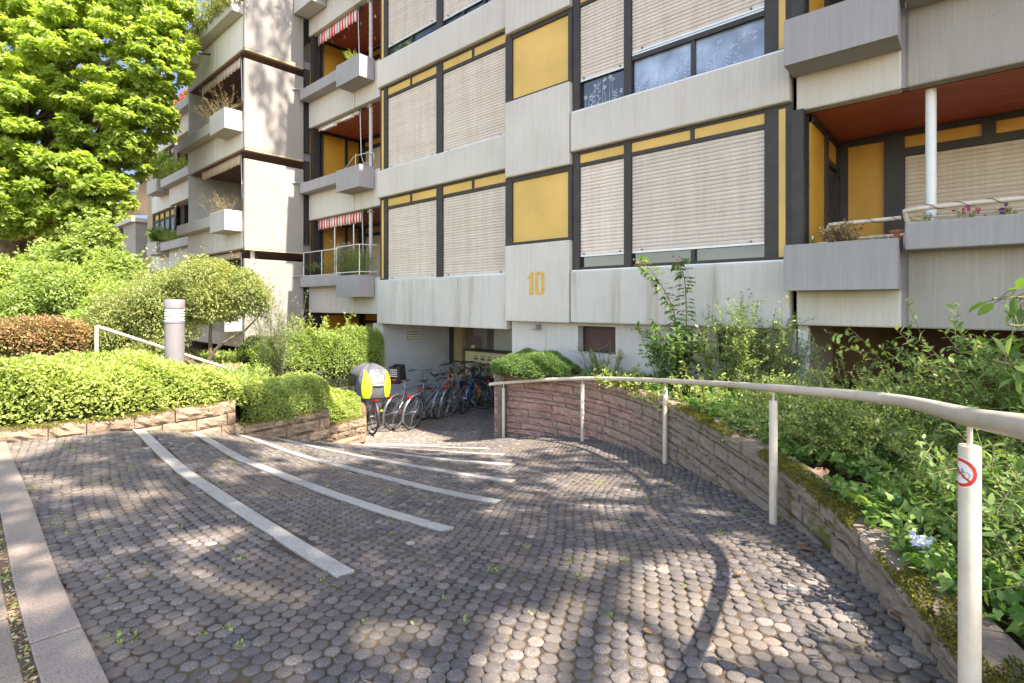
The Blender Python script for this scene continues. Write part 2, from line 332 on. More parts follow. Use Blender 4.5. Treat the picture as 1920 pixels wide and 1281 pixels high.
# ------------------------------------------------------------------ path height field (camera-plan coordinates)
CP = [(-.2,8.87,-2.28),(1.04,7.69,-2.04),(1.76,6.0,-1.85),(1.77,3.54,-1.5),(1.23,1.39,-1.3),
 (-4.16,5.79,-1.4),(-.86,2.78,-1.45),(-3.84,6.22,-1.55),(-.45,3.5,-1.56),(-3.54,6.74,-1.7),(-.16,4.37,-1.68),(-3.22,7.1,-1.84),(-.03,5.23,-1.8),
 (-2.96,7.45,-1.97),(.01,6.2,-1.92),(-2.76,7.85,-2.1),(-.14,7.1,-2.05),(-2.5,8.2,-2.22),(-.4,7.73,-2.16),(-2.25,8.5,-2.33),(-.77,8.34,-2.28),
 (-1.5,1.9,-1.38),(0,1.9,-1.36),(0,0,-1.32),(-3,0,-1.36),(-7,3,-1.38),(-4.73,4.8,-1.4),(3,0,-1.28),(-9,6,-1.4),(-2,-3,-1.35),
 (-2.2,9.2,-2.45),(-1,9.5,-2.5),(-3,10.5,-2.54),(-4.5,12,-2.55),(0,12,-2.55),(-1,11,-2.55),(-2,14,-2.55),(-1,16,-2.55),(-.3,9.8,-2.48)]
CP = np.array(CP)
def _phi(d): return d*d*np.log(d+1e-6)
_n = len(CP); _A = np.zeros((_n+3, _n+3)); _d = np.hypot(CP[:,None,0]-CP[None,:,0], CP[:,None,1]-CP[None,:,1])
_A[:_n,:_n] = _phi(_d) + np.eye(_n)*.15; _A[:_n,_n] = 1; _A[:_n,_n+1:] = CP[:,:2]; _A[_n:,:_n] = _A[:_n,_n:].T
_w = np.linalg.solve(_A, np.concatenate([CP[:,2], [0,0,0]]))
def zp(r, f):
    r = np.atleast_1d(np.asarray(r, float)); f = np.atleast_1d(np.asarray(f, float))
    d = np.hypot(r[:,None]-CP[None,:,0], f[:,None]-CP[None,:,1])
    return np.clip(_phi(d) @ _w[:_n] + _w[_n] + _w[_n+1]*r + _w[_n+2]*f, -2.55, -1.2)
def zp1(r, f): return float(zp(r, f)[0])
def hit(u, v):          # plan point where the sight line meets the paving
    q = (u-CX)/F0; k = (HZ-v)/F0
    d = np.linspace(.8, 16, 1500); g = zp(q*d, d) - k*d
    i = int(np.argmax(g > 0)); return (q*d[i], d[i])
def inpoly(x, y, P):
    x = np.asarray(x); y = np.asarray(y); c = np.zeros(x.shape, bool); n = len(P)
    for i in range(n):
        x0, y0 = P[i]; x1, y1 = P[(i+1)%n]
        if y0 == y1: continue
        c ^= ((y0 > y) != (y1 > y)) & (x < (x1-x0)*(y-y0)/(y1-y0)+x0)
    return c
def cr(pts, n=8):   # catmull-rom through points
    P = [np.array(p, float) for p in pts]; P = [2*P[0]-P[1]]+P+[2*P[-1]-P[-2]]; out = []
    for i in range(1, len(P)-2):
        for k in range(n):
            t = k/n; a, b, c, d = P[i-1], P[i], P[i+1], P[i+2]
            out.append(.5*((2*b)+(-a+c)*t+(2*a-5*b+4*c-d)*t*t+(-a+3*b-3*c+d)*t**3))
    out.append(P[-2]); return [tuple(p) for p in out]
WR = [(1.2,.2),(1.38,.9),(1.5,1.65),(1.75,2.49),(1.90,3.39),(1.93,4.3),(1.86,5.87),(1.58,7.1),(1.12,8.0),(.45,8.68),(-.30,9.02)]   # right wall, foot line
WRc = cr(WR, 6)
KERB = [(-.5,1.02),(-1.47,1.9),(-2.28,2.64),(-3.4,3.7),(-4.55,4.75),(-5.5,5.65)]
WA = [(-6.2,4.6),(-5.0,5.12),(-4.4,5.62),(-4.16,5.85),(-3.56,6.74)]
LEFTB = [(-5.4,5.0),(-4.7,5.35),(-4.16,5.79),(-3.56,6.74),(-2.78,7.85),(-2.42,8.62)]
COURT = [(-4.6,9.4),(-5.0,11.6),(-3.3,13.25)]
PASS = [inv(-11.2,7.6), inv(-11.2,9.8), inv(-6.8,9.8), inv(-6.8,7.6), inv(-6.25,7.5)]
PATH = WRc + [inv(-6.2,6.5)] + PASS[::-1] + COURT[::-1] + LEFTB[::-1] + [(-4.57,4.75),(-3.42,3.7),(-2.3,2.64),(-1.49,1.9),(-.6,1.1),(-.5,.2)]
# ------------------------------------------------------------------ ground sheet reaching the horizon
def soil_h(r, f):
    z = np.full(r.shape, -1.32)
    z = np.where(r > 0, -1.28, z)
    left = (r < -.5) & (f > 6.2)
    z = np.where(left, -1.34 - .14*np.clip((f-7)/2.5, 0, 1) - .30*np.clip((r+4.0)/.35, 0, 1)*(f < 9.6) - .28*np.clip((r+3.3)/.3, 0, 1)*(f < 9.6), z)
    far = np.hypot(r, f) > 45
    return np.where(far, -1.7, z)
def axis(): 
    a = np.concatenate([-np.geomspace(16, 900, 14)[::-1], np.linspace(-15.9, 15.9, 213), np.geomspace(16, 900, 14)]); return a
gr = axis() - 2.5; gf = axis() + 7
RR, FF = np.meshgrid(gr, gf); rr = RR.ravel(); ff = FF.ravel()
zz = soil_h(rr, ff); near = (np.abs(rr+2.5) < 16) & (np.abs(ff-7) < 16)
ip = np.zeros(rr.shape, bool); ip[near] = inpoly(rr[near], ff[near], PATH)
for s in ((.2,0),(-.2,0),(0,.2),(0,-.2),(.14,.14),(.14,-.14),(-.14,.14),(-.14,-.14)): ip[near] |= inpoly(rr[near]+s[0], ff[near]+s[1], PATH)
zz[ip] = zp(rr[ip], ff[ip]) - .09
nearc = (ff < 5.2) & (rr < 1.1) & ~ip & near; zz[nearc] = zp(rr[nearc], ff[nearc]) - .12
zz += np.where(ip, 0, .02*np.sin(rr*3.1)*np.cos(ff*2.7))
X = rr*CA - ff*CB; Y = rr*CB + ff*CA
na, nb = RR.shape; idx = np.arange(na*nb).reshape(na, nb)
q = np.stack([idx[:-1,:-1], idx[:-1,1:], idx[1:,1:], idx[1:,:-1]], -1).reshape(-1, 4)
g_ = npmesh('ground', np.stack([X, Y, zz], -1), [q], M['soil']); struct(g_); smooth(g_.data)
# bedding of the paving
def bed(name, poly, m, dz, step=.12):
    xs = np.arange(min(p[0] for p in poly)-.2, max(p[0] for p in poly)+.2, step); ys = np.arange(min(p[1] for p in poly)-.2, max(p[1] for p in poly)+.2, step)
    A, B = np.meshgrid(xs, ys); cx = (A[:-1,:-1]+step/2).ravel(); cy = (B[:-1,:-1]+step/2).ravel(); k = inpoly(cx, cy, poly)
    a, b = A.shape; ix = np.arange(a*b).reshape(a, b); q = np.stack([ix[:-1,:-1], ix[:-1,1:], ix[1:,1:], ix[1:,:-1]], -1).reshape(-1, 4)[k]
    r = A.ravel(); f = B.ravel(); z = zp(r, f)+dz
    used, invx = np.unique(q.ravel(), return_inverse=True); V = np.stack([r*CA-f*CB, r*CB+f*CA, z], -1)[used]
    o = npmesh(name, V, [invx.reshape(-1, 4)], m); smooth(o.data); return struct(o)
bed('paving_bed', PATH, M['joint'], -.0075, .08)
# ------------------------------------------------------------------ step strips (pale granite edging)
STR = [[(248,807),(323,879),(387,924),(488,993),(631,1083)],
 [(355,812),(430,855),(520,893),(660,945),(832,998)],
 [(440,815),(540,850),(640,877),(780,914),(927,944)],
 [(503,820),(600,842),(700,862),(830,886),(958,905)],
 [(559,823),(650,838),(750,853),(850,865),(962,874)],
 [(603,827),(690,836),(780,844),(860,850),(939,854)],
 [(640,829),(720,835),(790,838),(850,841),(909,843)],
 [(684,833),(730,834),(775,835),(819,836)]]
SP = [cr([hit(*p) for p in s], 6) for s in STR]
def offline(P, d):
    P = np.array(P); T = np.gradient(P, axis=0); T /= np.linalg.norm(T, axis=1)[:,None]; return P + d*np.stack([-T[:,1], T[:,0]], -1)
strip_poly = []
for k, P in enumerate(SP):
    A = offline(P, .0); B = offline(P, .108); strip_poly.append(np.concatenate([offline(P, -.025), offline(P, .13)[::-1]]))
    L = np.concatenate([[0], np.cumsum(np.hypot(*np.diff(np.array(P), axis=0).T))]); mb = MB(); tot = L[-1]; s = 0
    while s < tot-.05:
        e = min(tot, s+random.uniform(.55, 1.05)); ss = np.linspace(s+.003, e-.003, 6)
        pa = np.stack([np.interp(ss, L, A[:,i]) for i in (0,1)], -1); pb = np.stack([np.interp(ss, L, B[:,i]) for i in (0,1)], -1)
        za = zp(pa[:,0], pa[:,1])+.010; zb = zp(pb[:,0], pb[:,1])+.010; vs = []
        for i in range(6):
            vs += [W3(*pa[i], za[i]-.09), W3(*pa[i], za[i]), W3(*pb[i], zb[i]), W3(*pb[i], zb[i]-.09)]
        fs = [(0,1,2,3), (20,23,22,21)]
        for i in range(5): fs += [(4*i+a, 4*i+4+a, 4*i+4+(a+1)%4, 4*i+(a+1)%4) for a in range(4)]
        mb.add(vs, fs); s = e
    o = mb.build('step_edging', M['granite'], bevel=.004, seg=1)
    desc = ['longest pale granite step edging, nearest the camera', 'second pale granite step edging counted from the camera', 'third pale granite step edging counted from the camera', 'fourth pale granite step edging counted from the camera',
            'fifth pale granite step edging, middle of the narrow far ones', 'third pale granite step edging counted from the bicycles', 'second pale granite step edging counted from the bicycles', 'shortest pale granite step edging, closest to the bicycles'][k]
    tag(o, desc, 'step edging', 'pale granite step edgings across the paved ramp')
# ------------------------------------------------------------------ round cobble pavers (one surface pattern)
p = .0715; a0 = R(17); xs = np.arange(-220, 220); A, B = np.meshgrid(xs, xs)
gx = (A + .5*(B % 2))*p; gy = B*p*.88
r = gx*math.cos(a0)-gy*math.sin(a0)-1; f = gx*math.sin(a0)+gy*math.cos(a0)+6
r = r.ravel(); f = f.ravel()
wr = .11*np.sin(f*.9+1)+.05*np.sin(f*2.3+r)+.08*np.sin(r*.8); wf = .12*np.sin(r*.75)+.05*np.cos(r*2.1+f*.7)
r = r+wr; f = f+wf
k = inpoly(r, f, PATH) & (f > .9) & (f < 14.2) & (np.abs(r) < f*1.03+.4)
r = r[k]; f = f[k]; k = np.ones(len(r), bool)
for sp in strip_poly: k &= ~inpoly(r, f, [tuple(x) for x in sp])
r = r[k]+rng.normal(0, .0025, k.sum()); f = f[k]+rng.normal(0, .0025, k.sum()); n = len(r)
zc = zp(r, f); e = .03; sr = (zp(r+e, f)-zc)/e; sf = (zp(r, f+e)-zc)/e
sr += rng.normal(0, .028, n); sf += rng.normal(0, .028, n); zc += rng.normal(0, .0026, n)+.003*np.sin(r*7+f*3)*np.sin(f*6-r*2)
m_ = 10; th = 2*np.pi*np.arange(m_)/m_; prof = [(1.0,-.02),(1.0,-.0045),(.94,-.0008),(.84,.0008),(.35,.0014)]
rad = p*.5*np.where(rng.random(n) < .12, rng.uniform(.86, .95, n), rng.uniform(.94, 1.03, n)); ph = rng.uniform(0, 6.28, n); el = rng.uniform(.93, 1.06, n)
Vs = []
for kk, (s, dz) in enumerate(prof):
    jit = 1 + .035*rng.normal(size=(n, m_)) if kk < 3 else 1
    cr_ = np.cos(th[None]+ph[:,None])*rad[:,None]*s*jit*el[:,None]; cf = np.sin(th[None]+ph[:,None])*rad[:,None]*s*jit/el[:,None]
    R_ = r[:,None]+cr_; F_ = f[:,None]+cf; Z_ = zc[:,None]+sr[:,None]*cr_+sf[:,None]*cf+dz
    Vs.append(np.stack([R_*CA-F_*CB, R_*CB+F_*CA, Z_], -1))
V = np.stack(Vs, 1).reshape(n, -1, 3); nv = V.shape[1]
qs = [(i*m_+j, i*m_+(j+1)%m_, (i+1)*m_+(j+1)%m_, (i+1)*m_+j) for i in range(len(prof)-1) for j in range(m_)]
off = (np.arange(n)*nv)[:,None,None]; Q = (np.array(qs)[None]+off).reshape(-1, 4); T = (np.arange((len(prof)-1)*m_, len(prof)*m_)[None]+off[:,:,0]).reshape(-1, m_)
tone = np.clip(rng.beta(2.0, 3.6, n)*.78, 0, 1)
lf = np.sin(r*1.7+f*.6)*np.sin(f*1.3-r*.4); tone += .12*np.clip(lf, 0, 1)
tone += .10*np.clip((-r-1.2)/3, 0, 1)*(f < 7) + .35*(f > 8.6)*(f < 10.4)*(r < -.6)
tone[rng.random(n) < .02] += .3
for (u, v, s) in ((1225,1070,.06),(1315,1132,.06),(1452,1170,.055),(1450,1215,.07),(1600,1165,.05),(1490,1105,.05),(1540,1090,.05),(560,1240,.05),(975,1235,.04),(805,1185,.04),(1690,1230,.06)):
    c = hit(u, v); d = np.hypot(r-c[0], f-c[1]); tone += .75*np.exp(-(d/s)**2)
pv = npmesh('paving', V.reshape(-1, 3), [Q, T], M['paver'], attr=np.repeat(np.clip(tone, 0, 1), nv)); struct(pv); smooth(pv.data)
# ------------------------------------------------------------------ kerb and sidewalk at the left
KC = cr(KERB, 8)
def ribbon(P, d0, d1, dz, h, m, name, seglen, gap=.006, jit=.004):
    A = offline(P, d0); B = offline(P, d1); L = np.concatenate([[0], np.cumsum(np.hypot(*np.diff(np.array(P), axis=0).T))]); mb = MB(); s = 0
    while s < L[-1]-.05:
        e = min(L[-1], s+random.uniform(*seglen)); ss = np.linspace(s+gap, e-gap, 4); j = random.uniform(-jit, jit)
        vs = []
        for t in ss:
            a = (np.interp(t, L, A[:,0]), np.interp(t, L, A[:,1])); b = (np.interp(t, L, B[:,0]), np.interp(t, L, B[:,1]))
            za, zb = zp1(*a)+dz+j, zp1(*b)+dz+j; vs += [W3(*a, za-h), W3(*a, za), W3(*b, zb), W3(*b, zb-h)]
        n = len(ss); fs = [(0,1,2,3), (4*n-4,4*n-1,4*n-2,4*n-3)]
        for i in range(n-1): fs += [(4*i+a, 4*i+4+a, 4*i+4+(a+1)%4, 4*i+(a+1)%4) for a in range(4)]
        mb.add(vs, fs); s = e
    return mb, name, m
mb, nm, m = ribbon(KC, .0, .165, .02, .15, M['kerb'], 'kerb', (.7, 1.1)); struct(mb.build('kerb', m, bevel=.006))
mb3, _, _ = ribbon(KC, .160, .212, .006, .05, None, '', (3, 4), 0, 0); struct(mb3.build('kerb_joint', M['joint']))
mb2 = MB()
for i in range(5):
    b_, _, _ = ribbon(KC, .205+i*.40, .205+i*.40+.39, .012, .06, None, '', (.32, .5)); mb2.add(b_.v, b_.f)
struct(mb2.build('sidewalk', M['slab'], bevel=.004, seg=1))
# ------------------------------------------------------------------ stone walls built block by block
def stonewall(root, P, ztop, courses, m, toneF, thick=.26, side=1, cap=None, blk=(.22,.5), moss_line=True, back=True, closed_end=True, zfoot=None):
    """P foot line in plan coordinates; the visible face is on the left of the travel direction when side=1"""
    P = np.array(P); L = np.concatenate([[0], np.cumsum(np.hypot(*np.diff(P, axis=0).T))]); T = np.gradient(P, axis=0); T /= np.linalg.norm(T, axis=1)[:,None]
    Nn = np.stack([-T[:,1], T[:,0]], -1)*side
    V = []; F = []; tn = []; zt = ztop
    def pt(s, d): 
        x = np.interp(s, L, P[:,0]); y = np.interp(s, L, P[:,1]); nx = np.interp(s, L, Nn[:,0]); ny = np.interp(s, L, Nn[:,1]); return x+nx*d, y+ny*d
    zfloor = (zfoot if zfoot is not None else min(zp1(*p) for p in P))-.1
    first = True
    while zt > zfloor:
        h = random.choice(courses); s = random.uniform(-.3, 0)
        while s < L[-1]:
            ln = random.uniform(*blk); s0 = max(0, s); s1 = min(L[-1], s+ln); s += ln
            if s1-s0 < .05: continue
            out = random.uniform(0, .022)+(.012 if first else 0); nx_, nz_ = 8, 5; b = len(V)
            tt = toneF((s0+s1)/2, zt)+random.uniform(-.12, .12)
            for j in range(nz_):
                for i in range(nx_):
                    a = i/(nx_-1); c = j/(nz_-1); ed = min(a, 1-a)*4 if min(a, 1-a)*4 < 1 else 1; ec = min(c, 1-c)*3 if min(c, 1-c)*3 < 1 else 1
                    bul = (ed*ec)**.5*random.uniform(.006, .042) if ed*ec > 0 else 0
                    x, y = pt(s0+.004+(s1-s0-.008)*a, out+bul); V.append(W3(x, y, zt-h*c*1.0+(-.004 if c == 0 else 0)+random.uniform(-.003, .003)+(0.004 if c == 1 else 0))); tn.append(tt)
            for j in range(nz_-1):
                for i in range(nx_-1): F.append((b+j*nx_+i, b+(j+1)*nx_+i, b+(j+1)*nx_+i+1, b+j*nx_+i+1))
            # back vertices to give each stone its depth
            bb = len(V); dpt = -thick if first else -.10
            for i in range(nx_):
                a = i/(nx_-1); x, y = pt(s0+.004+(s1-s0-.008)*a, dpt); V.append(W3(x, y, zt-.004)); tn.append(tt)
            for i in range(nx_): 
                a = i/(nx_-1); x, y = pt(s0+.004+(s1-s0-.008)*a, dpt); V.append(W3(x, y, zt-h+.004)); tn.append(tt)
            for i in range(nx_-1):
                F.append((bb+i, b+i, b+i+1, bb+i+1)); F.append((b+(nz_-1)*nx_+i, bb+nx_+i, bb+nx_+i+1, b+(nz_-1)*nx_+i+1))
            F.append(tuple([bb]+[bb+nx_]+[b+j*nx_ for j in range(nz_-1, -1, -1)])); F.append(tuple([bb+nx_-1]+[b+j*nx_+nx_-1 for j in range(nz_)]+[bb+2*nx_-1]))
            if first and back: F.append((bb, bb+nx_-1, bb+2*nx_-1, bb+nx_))
        zt -= h; first = False
    me = bpy.data.meshes.new('stonework'); me.from_pydata(V, [], F); a = me.attributes.new('tone', 'FLOAT', 'POINT'); a.data.foreach_set('value', np.clip(np.array(tn, dtype=np.float32), 0, 1))
    me.materials.append(m); o = link(bpy.data.objects.new('stonework', me)); o.parent = root
    mo = MB(); ss = np.arange(0, L[-1]+.001, .1); ss[-1] = L[-1]
    A = [pt(s, -.012) for s in ss]; B = [pt(s, -thick+.02) for s in ss]; vs = []
    for a_, b_ in zip(A, B): vs += [W3(*a_, zfloor), W3(*a_, ztop-.012), W3(*b_, ztop-.012), W3(*b_, zfloor)]
    n = len(ss); fs = [(0,1,2,3), (4*n-4,4*n-1,4*n-2,4*n-3)]
    for i in range(n-1): fs += [(4*i+a, 4*i+4+a, 4*i+4+(a+1)%4, 4*i+(a+1)%4) for a in range(4)]
    mo.add(vs, fs); mo.build('mortar', M['mortar'], root)
    return pt, L[-1]
def mosscap(root, pt, s0, s1, z, dens=900, wid=(-.02,.10), size=(.008,.02), name='moss', cover=.1):
    n = int((s1-s0)*dens*1.6); s = rng.uniform(s0, s1, n); d = wid[0]+(wid[1]-wid[0])*rng.random(n)**1.6
    k = np.sin(s*3.1)+np.sin(s*7.3+1)*.8+np.sin(s*17+d*40)*.6 > cover+d*6-.6; s, d = s[k], d[k]
    P_ = np.array([pt(a, -b+.015) for a, b in zip(s, d)]); n = len(P_); hgt = .012+.016*np.clip(np.sin(s*21)+np.sin(s*9), 0, 2)*np.clip(1-d*6, 0, 1)
    zz_ = z+rng.random(n)*hgt-np.clip(-d-.0, 0, 1)*1.2*rng.random(n); pw = np.stack([P_[:,0]*CA-P_[:,1]*CB, P_[:,0]*CB+P_[:,1]*CA, zz_], -1)
    D = rng.normal(size=(n, 3))*[.8,.8,.5]+[0,0,.9]; D /= np.linalg.norm(D, axis=1)[:,None]; N = rng.normal(size=(n, 3)); N -= (N*D).sum(1)[:,None]*D; N /= np.linalg.norm(N, axis=1)[:,None]; B = np.cross(N, D)
    T_ = np.array([[0,0,0],[.5,.32,.05],[1,0,0],[.5,-.32,.05]]); S = rng.uniform(*size, n)[:,None,None]
    V = pw[:,None,:]+S*(T_[None,:,0:1]*D[:,None,:]+T_[None,:,1:2]*B[:,None,:]+T_[None,:,2:3]*N[:,None,:])
    return npmesh(name, V.reshape(-1, 3), [np.arange(4*n).reshape(n, 4)], M['moss'], root)
rw = thing('retaining_wall', 'curved red sandstone retaining wall behind the long cream handrail', 'wall')
PW = WRc[::-1]      # from the far corner towards the camera, visible face towards the path
pt, LL = stonewall(rw, PW, -1.15, (.09,.12,.07,.13,.06,.10), M['sand'], lambda s, z: min(1, max(0, (s-2.0)/2.2))*.95+max(0, (z+1.45)*1.2)*(s > .8), side=-1, thick=.17)
mosscap(rw, pt, .9, LL-.3, -1.156, 3600, (-.035,.13), (.006,.016), cover=-.2)
P2 = [(-.30,9.02), inv(-6.22,6.6), inv(-6.3,7.0), inv(-6.35,7.48)]
stonewall(rw, [P2[3], P2[2], P2[1], P2[0]], -1.15, (.13,.16,.10,.15,.07), M['sand'], lambda s, z: .1, side=-1)
def leftwall(P, ztop, label, nm='garden_wall'):
    t = thing(nm, label, 'wall', 'stepped low stone walls below the lime hedge'); pt, L = stonewall(t, P, ztop, (.15,.12,.17,.10), M['sand_y'], lambda s, z: .15+(z > ztop-.05)*.2, thick=.24, side=-1, blk=(.28,.6))
    mosscap(t, pt, .1, L-.05, ztop-.004, 1300, (-.03,.12), (.009,.022), cover=.0); return t
leftwall([(-6.6,4.55),(-5.4,5.0),(-4.7,5.38),(-4.16,5.86),(-3.56,6.72)], -1.25, 'longest low weathered sandstone wall at the left, topmost of the stepped walls')
leftwall([(-3.6,6.74),(-3.18,7.3),(-2.76,7.9)], -1.60, 'mossy sandstone wall, middle one of the stepped walls')
leftwall([(-2.86,7.92),(-2.62,8.3),(-2.42,8.62)], -1.87, 'lowest mossy sandstone wall, beside the bicycle with the child seat')
t = thing('garden_wall', 'low pinkish sandstone wall behind the bicycle rack, under the clipped dark hedge', 'wall')
stonewall(t, [(-5.6,9.5),(-4.95,11.2),(-4.0,12.3),(-3.45,12.9)], -1.55, (.15,.12,.17), M['sand'], lambda s, z: .25, side=-1, blk=(.28,.6))
t = thing('garden_wall', 'short flat topped red stone wall beyond the descending cream handrail', 'wall')
stonewall(t, [(-6.1,10.2),(-4.95,10.45)], -1.22, (.15,.12,.17), M['sand'], lambda s, z: .2, side=-1, blk=(.28,.6), zfoot=-1.8)
# ================================================================== the apartment building
BL = thing('apartment_building', 'long pale concrete apartment building with yellow panels, roller shutters and balconies', 'building', loc=(-8, 8, -2.5))
BL.location = (0, 0, 0)
def P(name, mb, m, parent=None, bevel=0, seg=2, **k): return mb.build(name, m, parent or BL, bevel=bevel, seg=seg, **k)
def bx(name, m, *b, parent=None, bevel=.018): return P(name, MB().box(*b), m, parent, bevel)
Bk = lambda k: -.29+2.75*k         # underside of the balcony fascias
Tk = lambda k: .55+2.75*k + (-.02 if k else 0)
def slats(x0, x1, y, z0, z1, pitch=.058, axis='x'):
    """roller shutter of curved slats; axis x: faces -Y at y; axis y: faces +X"""
    n = max(1, round((z1-z0)/pitch)); V = []; F = []
    for i in range(n):
        a = z0+(z1-z0)*i/n; h = (z1-z0)/n
        pr = [(a+h*.03, .013), (a+h*.10, .001), (a+h*.45, -.003), (a+h*.90, .001), (a+h*.97, .013)]
        for j, (z, d) in enumerate(pr):
            for x in (x0, x1): V.append((x, y+d, z))
        b = i*10
        for j in range(4): F.append((b+2*j, b+2*j+1, b+2*j+3, b+2*j+2))
        if i: F.append((b-2, b-1, b+1, b))
    V += [(x0, y+.02, z0), (x1, y+.02, z0), (x1, y+.02, z1), (x0, y+.02, z1)]; k = len(V)-4; F.append((k, k+1, k+2, k+3))
    m = MB(); m.add(V, F); return m
def window(x0, x1, z0, z1, y, cols, tr=(.06,.24,.30), name='window', strip=None, trn=(2,2), shmat='shutter'):
    """cols: list of (xa, xb, shutter_bottom or None, glass kind, n panes); builds frame (the part), shutters, panes, transom panels (sub-parts)"""
    f = MB(); T0, T1 = z1-tr[2], z1-tr[0]
    xs = [x0]; 
    for c in cols: xs += [c[0], c[1]]
    xs += [x1]
    for i in range(0, len(xs), 2): f.box(xs[i], xs[i+1], y-.03, y+.10, z0, z1)
    for c in cols:
        f.box(c[0], c[1], y-.022, y+.10, z1-tr[0], z1); f.box(c[0], c[1], y-.022, y+.10, T0, z1-tr[1]); f.box(c[0], c[1], y+.012, y+.10, z0, z0+.055)
    if strip: f.box(strip[0]-.0, strip[1], y-.0315, y-.03, z0, z1)
    root = P(name, f, M['frame'], bevel=.004)
    root['label'] = None; del root['label']
    for ci, c in enumerate(cols):
        sb = z0 if c[2] is None else c[2]; n = trn[ci] if ci < len(trn) else 1; w_ = (c[1]-c[0])
        for j in range(n):
            a = c[0]+w_*j/n+(.03 if j else 0); b = c[0]+w_*(j+1)/n-(.03 if j < n-1 else 0)
            P('transom_panel', MB().box(a, b, y-.004, y+.03, z1-tr[1], z1-tr[0]), M['yellow'], root)
            if j: P('transom_bar', MB().box(a-.06, a, y-.02, y+.05, z1-tr[1], z1-tr[0]), M['frame'], root)
        P('roller_shutter', slats(c[0]+.004, c[1]-.004, y+.005, sb+.03, T0), M[shmat], root)
        e = MB().box(c[0]+.004, c[1]-.004, y-.002, y+.018, sb, sb+.032); P('shutter_end_rail', e, M['alu'], root)
        for xx in (c[0]+w_*.09, c[1]-w_*.09): P('shutter_stop', MB().box(xx-.012, xx+.012, y-.02, y-.003, sb+.035, sb+.06), M['darksteel'], root)
        if sb > z0+.08:
            np_ = c[4] if len(c) > 4 else 1
            for j in range(np_):
                a = c[0]+w_*j/np_+.015; b = c[0]+w_*(j+1)/np_-.015
                P('pane', MB().box(a, b, y+.045, y+.055, z0+.05, sb+.1), M[c[3]], root)
                if j: P('casement_bar', MB().box(a-.045, a+.015, y+.0, y+.06, z0+.05, sb), M['frame'], root)
    if strip:
        P('side_panel', MB().box(strip[0], strip[1], y-.036, y-.032, z0+.04, z1-.06), M['yellow'], root)
    return root
M['decal'] = simple('decal_film', (.42, .47, .60), .6, bmp=0)
# --- stacked facade sections
def parapet(x0, x1, y, z0, z1, m='conc', th=.22, name='parapet', bevel=.022, **k):
    o = bx(name, M[m], x0, x1, y, y+th, z0, z1, bevel=bevel); return o
for k in range(4):   # section over the passage
    z0 = -.52 if k == 0 else 2.62+2.75*(k-1)
    parapet(-11.26, -6.86, 7.50, z0, Tk(k), 'conc_stain' if k == 0 else 'conc')
    P('window_sill', MB().box(-11.2, -6.88, 7.52, 7.66, Tk(k)+.001, Tk(k)+.018), M['alu'])
    if k < 3:
        g = {0: (None, None), 1: (None, None), 2: (6.03+.30, 6.03+.22)}[k]
        window(-11.24, -6.88, Tk(k)+.018, 2.62+2.75*k-.001, 7.62, [(-10.94, -9.07, g[0], 'glass', 2), (-8.86, -6.94, g[1], 'glass', 3)], strip=(-11.17, -11.09), trn=(2, 2), tr=(.05, .23, .30))
